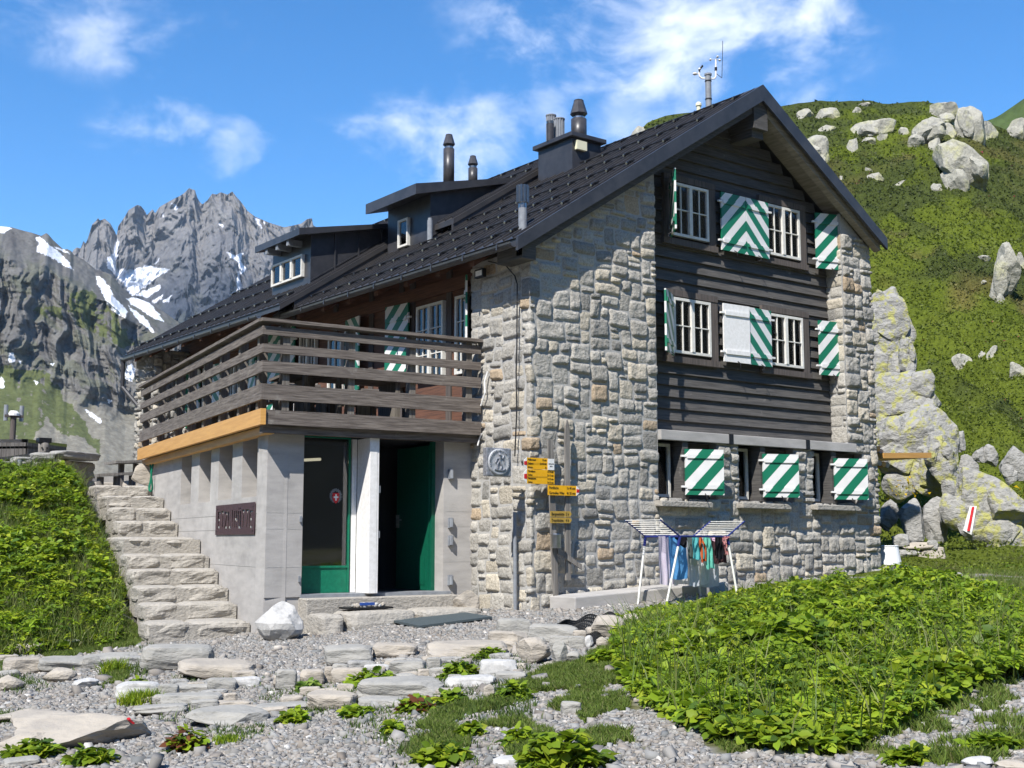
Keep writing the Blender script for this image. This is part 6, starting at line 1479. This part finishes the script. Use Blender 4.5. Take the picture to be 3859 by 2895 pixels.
def blades(P,H,tint,rs,w=.006):
    n=len(P); a=rs.uniform(0,2*np.pi,n); ln=rs.normal(0,.4,(n,2)); sd=np.stack([np.cos(a),np.sin(a),np.zeros(n)],-1)*w
    tip=P+np.stack([ln[:,0]*H,ln[:,1]*H,H],-1); mid=P+np.stack([ln[:,0]*H*.3,ln[:,1]*H*.3,H*.55],-1)
    V=np.stack([P-sd,P+sd,mid+sd*.8,mid-sd*.8,tip],1).reshape(-1,3); b=(np.arange(n)*5)[:,None]
    return V,np.concatenate([b+np.array([[0,1,2]]),b+np.array([[0,2,3]]),b+np.array([[3,2,4]])]),np.repeat(tint*rs.uniform(.7,1.3,(n,1)),5,0)
def scatter(poly,n,rs):
    P=np.array(poly); lo=P.min(0);hi=P.max(0); out=np.zeros((0,2))
    while len(out)<n:
        q=rs.uniform(lo,hi,(n*2,2)); out=np.vstack([out,q[inpoly(q[:,0],q[:,1],poly)]])
    return out[:n]
def edgefade(x,y,poly,w):
    P=np.array(poly);d=np.full(len(x),1e9)
    for i in range(len(P)):
        a=P[i];b=P[(i+1)%len(P)];ab=b-a;t=np.clip(((x-a[0])*ab[0]+(y-a[1])*ab[1])/(ab@ab),0,1); d=np.minimum(d,np.hypot(x-a[0]-ab[0]*t,y-a[1]-ab[1]*t))
    return np.clip(d/w,0,1)
GREENS=np.array([[.20,.30,.018],[.25,.34,.018],[.15,.24,.02],[.31,.37,.025],[.085,.155,.02]])
def tints(x,y,rs,p=(.3,.3,.18,.14,.08)):
    k=rs.choice(5,len(x),p=p); patch=.5+.5*fbm(x*.6,y*.6,3); return GREENS[k]*(.72+.5*patch)[:,None]
def leafmass(name,poly,n,hmax,size,seed,label=None,fade=.8,per=6,hmul=None,gap=-.42,ng=5000,tall=.5):
    rs=np.random.default_rng(seed); q=scatter(poly,n,rs); x,y=q.T; e=edgefade(x,y,poly,fade)
    h=hmax*(.35+.65*e)*(.66+.65*fbm(x*.85,y*.85,3)+.4*fbm(x*2.6,y*2.6,2)); h=np.clip(h,.06,1.2)
    if hmul: h=h*hmul(x,y)
    z=gz(x,y)+h*np.sqrt(rs.uniform(.12,1.05,n))
    
    keep=(fbm(x*1.6+seed,y*1.6,3)>gap)|(rs.uniform(0,1,n)<.15); x,y,z,h=x[keep],y[keep],z[keep],h[keep]; n=len(x)
    T=np.stack([x,y,z],-1); tt=tints(x,y,rs); big=fbm(x*.9,y*.9+7,3)>.05
    L=[leaves(T[big],None,rs.uniform(.8,1.35,big.sum())*size*1.0,5,tt[big],rs,width=.72),leaves(T[~big],None,rs.uniform(.7,1.2,(~big).sum())*size*.95,7,tt[~big]*1.08,rs,width=.40)]
    g=scatter(poly,ng,rs); gh=tall*rs.uniform(.5,1.25,ng)*(hmul(g[:,0],g[:,1]) if hmul else 1); L.append(blades(np.stack([g[:,0],g[:,1],gz(g[:,0],g[:,1])],-1),gh,np.array([[.15,.21,.03],[.20,.22,.07],[.11,.17,.03]])[rs.choice(3,ng)],rs,.006))
    # thin stems
    k=rs.choice(n,n//3,replace=False); b=np.stack([x[k],y[k],gz(x[k],y[k])],-1); a=T[k]; w=np.array([.004,0,0]); 
    V=np.stack([b-w,b+w,a+w*.6],1).reshape(-1,3); L.append((V,np.arange(len(k)*3).reshape(-1,3),np.repeat(np.array([[.06,.10,.02]]),len(k)*3,0)))
    V,Fc,C=merge(L); o=npmesh(name,V,Fc,'leaf',C); o['kind']='stuff'; return o
leafmass('leafy_ground_cover',DOCK_XY,24000,.47,.085,21,fade=1.5,ng=5000,tall=.42,gap=-.5,hmul=lambda x,y:np.clip(1.08-.5*sstep(-4.5,-1.5,y)-.28*sstep(2.5,7,x)-.40*sstep(-4.2,-2.6,y)*sstep(3.6,1.8,x),.12,2))
BUSH_XY=[(-4.75,3.05),(-6,2.9),(-8.0,3.1),(-11,4.0),(-12,9.9),(-7.4,10.0),(-4.6,9.8),(-3.2,9.6),(-3.45,7.6),(-3.9,5.2),(-4.5,3.6)]
leafmass('leafy_ground_cover',BUSH_XY,15000,.46,.095,22,fade=.5,gap=-.06,ng=42000,tall=.30)
BACK_XY=[(8.4,.2),(9.2,-1.4),(12.5,-2.6),(15,.5),(13,3),(9.5,1.5)]
leafmass('leafy_ground_cover',BACK_XY,1500,.12,.08,23,fade=.8,tall=.12,ng=3000,gap=.05)
# ---- grass
def grass(name,polys,n,H,seed,dens=None):
    rs=np.random.default_rng(seed); P=np.vstack([scatter(p,int(n*k),rs) for p,k in polys]); x,y=P.T
    m=green_mask(x,y)*blade_mask(x,y)>0; x,y=x[m],y[m]; h=H*rs.uniform(.45,1.3,len(x))*(1+.5*fbm(x*1.3,y*1.3,2))
    t=np.array([[.13,.19,.03],[.17,.22,.045],[.10,.155,.026],[.22,.22,.08]])[rs.choice(4,len(x),p=[.4,.3,.2,.1])]
    V,Fc,C=blades(np.stack([x,y,gz(x,y)-.01],-1),h,t,rs); o=npmesh(name,V,Fc,'grass',C); o['kind']='stuff'
G1=[tuple(p) for p in GRASS_XY[0]]+[(-3.2,-3.5)]
grass('grass',[([tuple(p) for p in GRASS_XY[0]],.55),([tuple(p) for p in GRASS_XY[2]],.35),([(-4.6,2.6),(-9,2.4),(-9,3.6),(-4.6,3.4)],.14),([tuple(p) for p in GRASS_XY[1]],.08),([(8.2,-.5),(4.2,-1.0),(3.0,-7.5),(8,-7),(12,-3.5),(18,1),(12,3)],.40),([tuple(p) for p in GRASS_XY[3]],.02),([(-4.4,3.6),(-4.9,3.2),(-12,4),(-12,9.5),(-3.2,9.5)],.22)],200000,.060,31)
# thin weeds through the gravel of the terrace
rs=np.random.default_rng(77)
def weeds():
    L=[]
    for (u0,v0,u1,v1,n,h) in [(1150,2600,1650,2700,900,.07),(1700,2650,2000,2720,700,.08),(1300,2720,1500,2800,300,.06),(450,2480,540,2560,350,.10),(380,2500,460,2560,250,.07),(0,2500,90,2570,300,.09),(20,2560,170,2620,300,.08),(860,2740,1000,2790,200,.05),(1560,2520,1750,2560,250,.07),(1300,2530,1420,2560,150,.06),(600,2640,760,2740,250,.07),(780,2750,980,2790,300,.06),(0,2690,80,2740,200,.07),(1000,2600,1400,2660,700,.06),(1650,2560,1900,2640,700,.07),(1350,2640,1650,2740,600,.05),(200,2490,420,2540,300,.06),(640,2560,1000,2600,350,.06),(1050,2540,1500,2600,500,.06),(1750,2480,2000,2540,500,.08),(0,2430,300,2470,500,.07),(300,2420,560,2450,300,.07),(1450,2740,1800,2895,900,.05)]:
        uu=rs.uniform(u0,u1,n);vv=rs.uniform(v0,v1,n)
        P=np.array([gpt(a,b) for a,b in zip(uu[:max(40,n//6)],vv)]); idx=rs.choice(len(P),n); q=P[idx]+rs.normal(0,.04,(n,3))*np.array([1,1,0]); q[:,2]=gz(q[:,0],q[:,1])-.005
        L.append(blades(q,h*rs.uniform(.4,1.3,n),np.tile([[.09,.14,.03]],(n,1)),rs,.005))
    V,Fc,C=merge(L); o=npmesh('grass',V,Fc,'grass',C); o['kind']='stuff'
weeds()
# ---- single plants among the stones
PLN=[(qb(465,520,780,640),'broad leafy clump in the middle of the stone rows'),(qb(180,575,320,665),'small bluish green plant beside the square block'),(qb(1030,450,1270,580),'upright leafy plant under the cream flagstone'),(qb(1240,375,1420,470),'low leafy plant on top of the cream flagstone'),(qb(85,770,235,840),'low plant below the thin slab by the smooth boulder'),(qb(460,740,620,815),'low plant in front of the thick pale block'),(qb(1010,640,1170,745),'bright green plant below the white tipped slab'),(qb(1390,590,1580,720),'leafy plant right of the lower row end'),(qb(800,665,990,790),'dock plant with red brown leaves below the long slab'),(qb(720,840,800,915),'dark little plant alone in the gravel'),(qb(1180,830,1260,930),'pale rosette plant at the edge of the grass'),(qb(1520,870,2020,1130),'largest broad leafed clump at the bottom of the photo'),(qb(1440,860,1600,990),'leafy plant left of the largest bottom clump'),(qb(900,960,1200,1110),'low pale green clump at the bottom left of the grass'),(qa(745,690,1000,800),'grassy tuft in front of the white fronted stone'),(qa(800,615,910,690),'bright plant on top of the white fronted stone'),(qa(20,1030,340,1140),'yellow green clump on the bedrock at the lower left'),(qa(425,1060,690,1190),'flat leafed plant in front of the bedrock hump'),(qa(1065,945,1290,1095),'wilting dock with rusty leaves in the lower gravel'),(qa(1380,980,1510,1045),'small moss green tuft in the lower gravel'),(qa(650,480,780,600),'grassy weed between the stones of the upper row'),(qa(1790,830,1960,915),'spreading plant at the right of the smooth boulder'),(qc(1520,1040,1690,1128),'round leafy plant at the bottom right'),(qc(1590,105,1720,200),'bushy plant in the grass at the right of the hut'),(qc(1950,960,2200,1060),'pale broad leaves at the right bottom edge'),(qb(1930,380,2100,500),'leafy plant right of the stone pile')]
for i,(b,lb) in enumerate(PLN):
    rs=np.random.default_rng(300+i); u0,v0,u1,v1=b; g=gpt((u0+u1)/2,v1-4); s=np.linalg.norm(g-CAM); w=(u1-u0)*s/F; h=min((v1-v0)*s/F*.85,.6)
    n=int(22+120*w); a=rs.uniform(0,2*np.pi,n); r=np.sqrt(rs.uniform(0,1,n)); x=g[0]+_r[0]*np.cos(a)*r*w*.46+_f[0]*np.sin(a)*r*w*.3+_f[0]*w*.25; y=g[1]+_r[1]*np.cos(a)*r*w*.46+_f[1]*np.sin(a)*r*w*.3+_f[1]*w*.25
    z=gz(x,y)+h*rs.uniform(.25,1.0,n)*(1-.6*r**2); T=np.stack([x,y,z],-1)
    t=tints(x,y,rs)
    if 'red brown' in lb or 'rusty' in lb: k=rs.uniform(0,1,n)<.35; t[k]=np.array([.16,.06,.025])
    if 'bluish' in lb: t=t*np.array([.75,.85,2.2])
    if 'tuft' in lb or 'weed' in lb:
        q=np.repeat(T,8,0)+rs.normal(0,.03,(n*8,3)); q[:,2]=gz(q[:,0],q[:,1]); L=[blades(q,h*rs.uniform(.5,1.1,len(q)),np.repeat(t,8,0),rs,.006)]
    else:
        L=[leaves(T,None,np.full(n,.075 if w<.5 else .10)*rs.uniform(.8,1.2,n),5,t,rs,width=.7)]
        bb=np.stack([g[0]+(x-g[0])*.55,g[1]+(y-g[1])*.55,gz(x,y)-.01],-1); ww=np.array([.004,0,0]); L.append((np.stack([bb-ww,bb+ww,T],1).reshape(-1,3),np.arange(n*3).reshape(-1,3),np.tile([[.07,.10,.02]],(n*3,1))))
    V,Fc,C=merge(L); o=npmesh('grass_tuft' if ('tuft' in lb or 'weed' in lb) else 'leafy_plant',V,Fc,'leaf',C,off=tuple(g)); tag(o,lb,'plant','plants among the stones')
# ---- gravel
def gravel(name,n,seed,box,size,ok):
    rs=np.random.default_rng(seed); x=rs.uniform(box[0],box[1],n);y=rs.uniform(box[2],box[3],n); z=gz(x,y)
    u,v,d=proj(np.stack([x,y,z],-1)); m=(u>-60)&(u<3920)&(v<2960)&(v>1700)&ok(x,y)&(d>3); x,y,z=x[m],y[m],z[m]; k=len(x)
    s=size*rs.lognormal(0,.38,k); cube=np.array([[-1,-1,-1],[1,-1,-1],[1,1,-1],[-1,1,-1],[-1,-1,1],[1,-1,1],[1,1,1],[-1,1,1]],float)
    V=cube[None]*(1+rs.uniform(-.45,.3,(k,8,3)))*np.stack([rs.uniform(.7,1.25,k),rs.uniform(.55,1.,k),rs.uniform(.35,.75,k)],-1)[:,None,:]*s[:,None,None]*.5
    a=rs.uniform(0,2*np.pi,k);b=rs.normal(0,.5,k); ca,sa,cb,sb=np.cos(a),np.sin(a),np.cos(b),np.sin(b)
    X=V[...,0]*cb[:,None]+V[...,2]*sb[:,None];Zz=-V[...,0]*sb[:,None]+V[...,2]*cb[:,None]; V=np.stack([X*ca[:,None]-V[...,1]*sa[:,None],X*sa[:,None]+V[...,1]*ca[:,None],Zz],-1)
    V=V+np.stack([x,y,z+s*.10],-1)[:,None,:]
    g=rs.uniform(.16,.30,k); wht=rs.uniform(0,1,k)<.03; g=np.where(wht,rs.uniform(.36,.48,k),g); tn=rs.uniform(-.012,.02,k); C=np.stack([g*1.04+tn,g,g*.93-tn*.8],-1)
    q=np.array([[0,3,2,1],[4,5,6,7],[0,1,5,4],[1,2,6,5],[2,3,7,6],[3,0,4,7]]); Fc=(np.arange(k)*8)[:,None,None]+q[None]
    o=npmesh(name,V.reshape(-1,3),Fc.reshape(-1,4),'pebble',np.repeat(C,8,0)); o['kind']='stuff'; return o
def gok(x,y):
    d=stair_x(y)-x; inside=((y>1.35)&(x>-3.2))|((x>0)&(y>-.05))|((d<1.4)&(y>2.3))
    for (cx,cy,a,b,t) in ROCKFOOT:
        X=(x-cx)*math.sin(t)-(y-cy)*math.cos(t);Y=(x-cx)*math.cos(t)+(y-cy)*math.sin(t); inside=inside|((X/a)**2+(Y/b)**2<.8)
    inside=inside|inpoly(x,y,MATQ)
    return ((green_mask(x,y)*(.35+.65*blade_mask(x,y))+.3*pn(x*3,y*3))<.62)&~inside
gravel('gravel',400000,41,(-11,2.4,-10,3.2),.025,gok)
gravel('gravel',6000,42,(-11,3.4,-10,3.2),.05,lambda x,y:gok(x,y)|((green_mask(x,y)>.5)&(pn(x*.8,y*.8)>.2)&(y<0)&(x<-2)))
# ---- low shrubs and tussocks on the hill
def hillveg(n,seed):
    rs=np.random.default_rng(seed); ny,nx=HP.shape[:2]
    i=np.clip((rs.beta(1.0,1.15,n)*(ny-2)),0,ny-2);j=rs.uniform(0,nx-2,n); i0=i.astype(int);j0=j.astype(int);fi=(i-i0)[:,None];fj=(j-j0)[:,None]
    P=(HP[i0,j0]*(1-fi)+HP[i0+1,j0]*fi)*(1-fj)+(HP[i0,j0+1]*(1-fi)+HP[i0+1,j0+1]*fi)*fj
    u,v,d=proj(P); m=(u>2250)&(u<3950)&(v>300)&(v<2150)&(d>5); P=P[m];d=d[m]; k=len(P)
    C=hill_col(P,None,i[m]/ny); dark=(C.sum(1)<.16)
    hh=np.where(dark,rs.uniform(0,.75,k),rs.uniform(0,.2,k))*(.6+.8*np.clip(fbm(P[:,0]*.7,P[:,1]*.7,3)+.4,0,1)); P=P+np.stack([0*hh,0*hh,hh],-1)
    C=C*rs.uniform(.78,1.22,(k,1)); fl=(rs.uniform(0,1,k)<.006)&(fbm(P[:,0]*.2,P[:,1]*.2,2)>.15); C[fl]=np.array([.35,.08,.08])
    S=d/F*rs.uniform(7,14,k)*.62
    a=rs.normal(0,1,(k,3));a/=np.linalg.norm(a,axis=1)[:,None]; b=np.cross(a,rs.normal(0,1,(k,3)));b/=np.linalg.norm(b,axis=1)[:,None]
    V=np.stack([P+a*S[:,None],P-a*S[:,None]*.5+b*S[:,None]*.7,P-a*S[:,None]*.5-b*S[:,None]*.7],1).reshape(-1,3)
    o=npmesh('hillside_shrubs',V,np.arange(k*3).reshape(-1,3),'grass',np.repeat(C,3,0)); o['kind']='stuff'
hillveg(230000,51)
# yellow flowers beside the rocks
def flowers(px,n,seed,lab,r):
    rs=np.random.default_rng(seed); base=rg(r)(*px); V=[];
    q=base+rs.normal(0,.16,(n,3))*np.array([1.4,.8,1]); s=.035; a=rs.normal(0,1,(n,3));a/=np.linalg.norm(a,axis=1)[:,None];b=np.cross(a,rs.normal(0,1,(n,3)))
    V=np.stack([q+a*s,q-a*s*.5+b*s,q-a*s*.5-b*s],1).reshape(-1,3); st=q.copy(); st[:,2]-=.25
    V2=np.stack([st-[.004,0,0],st+[.004,0,0],q],1).reshape(-1,3); C=np.vstack([np.tile([[.75,.5,.01]],(n*3,1)),np.tile([[.06,.1,.02]],(n*3,1))])
    o=npmesh('flowers',np.vstack([V,V2]),np.arange(n*6).reshape(-1,3),'leaf',C,off=tuple(base)); tag(o,lab,'flowers')
flowers((3100+525*.603,1200+1065*.603),26,61,'yellow flowers on the grass ledge by the rock face',27.6); flowers((3100+1240*.603,1200+1125*.603),30,62,'yellow flowers at the right edge above the marked boulder',27.8)
# ================================================================ THE AIR
hb=MB(); hb.box(-420,1350,-420,2050,-220,440); mh=bpy.data.materials.new('haze'); mh.use_nodes=True; nt=mh.node_tree; nt.nodes.remove(nt.nodes['Principled BSDF'])
pv=nt.nodes.new('ShaderNodeVolumePrincipled'); pv.inputs['Color'].default_value=(.62,.78,1,1); pv.inputs['Density'].default_value=HAZE; nt.links.new(pv.outputs[0],nt.nodes['Material Output'].inputs['Volume'])
ho=hb.out('haze',mh); ho['kind']='stuff'
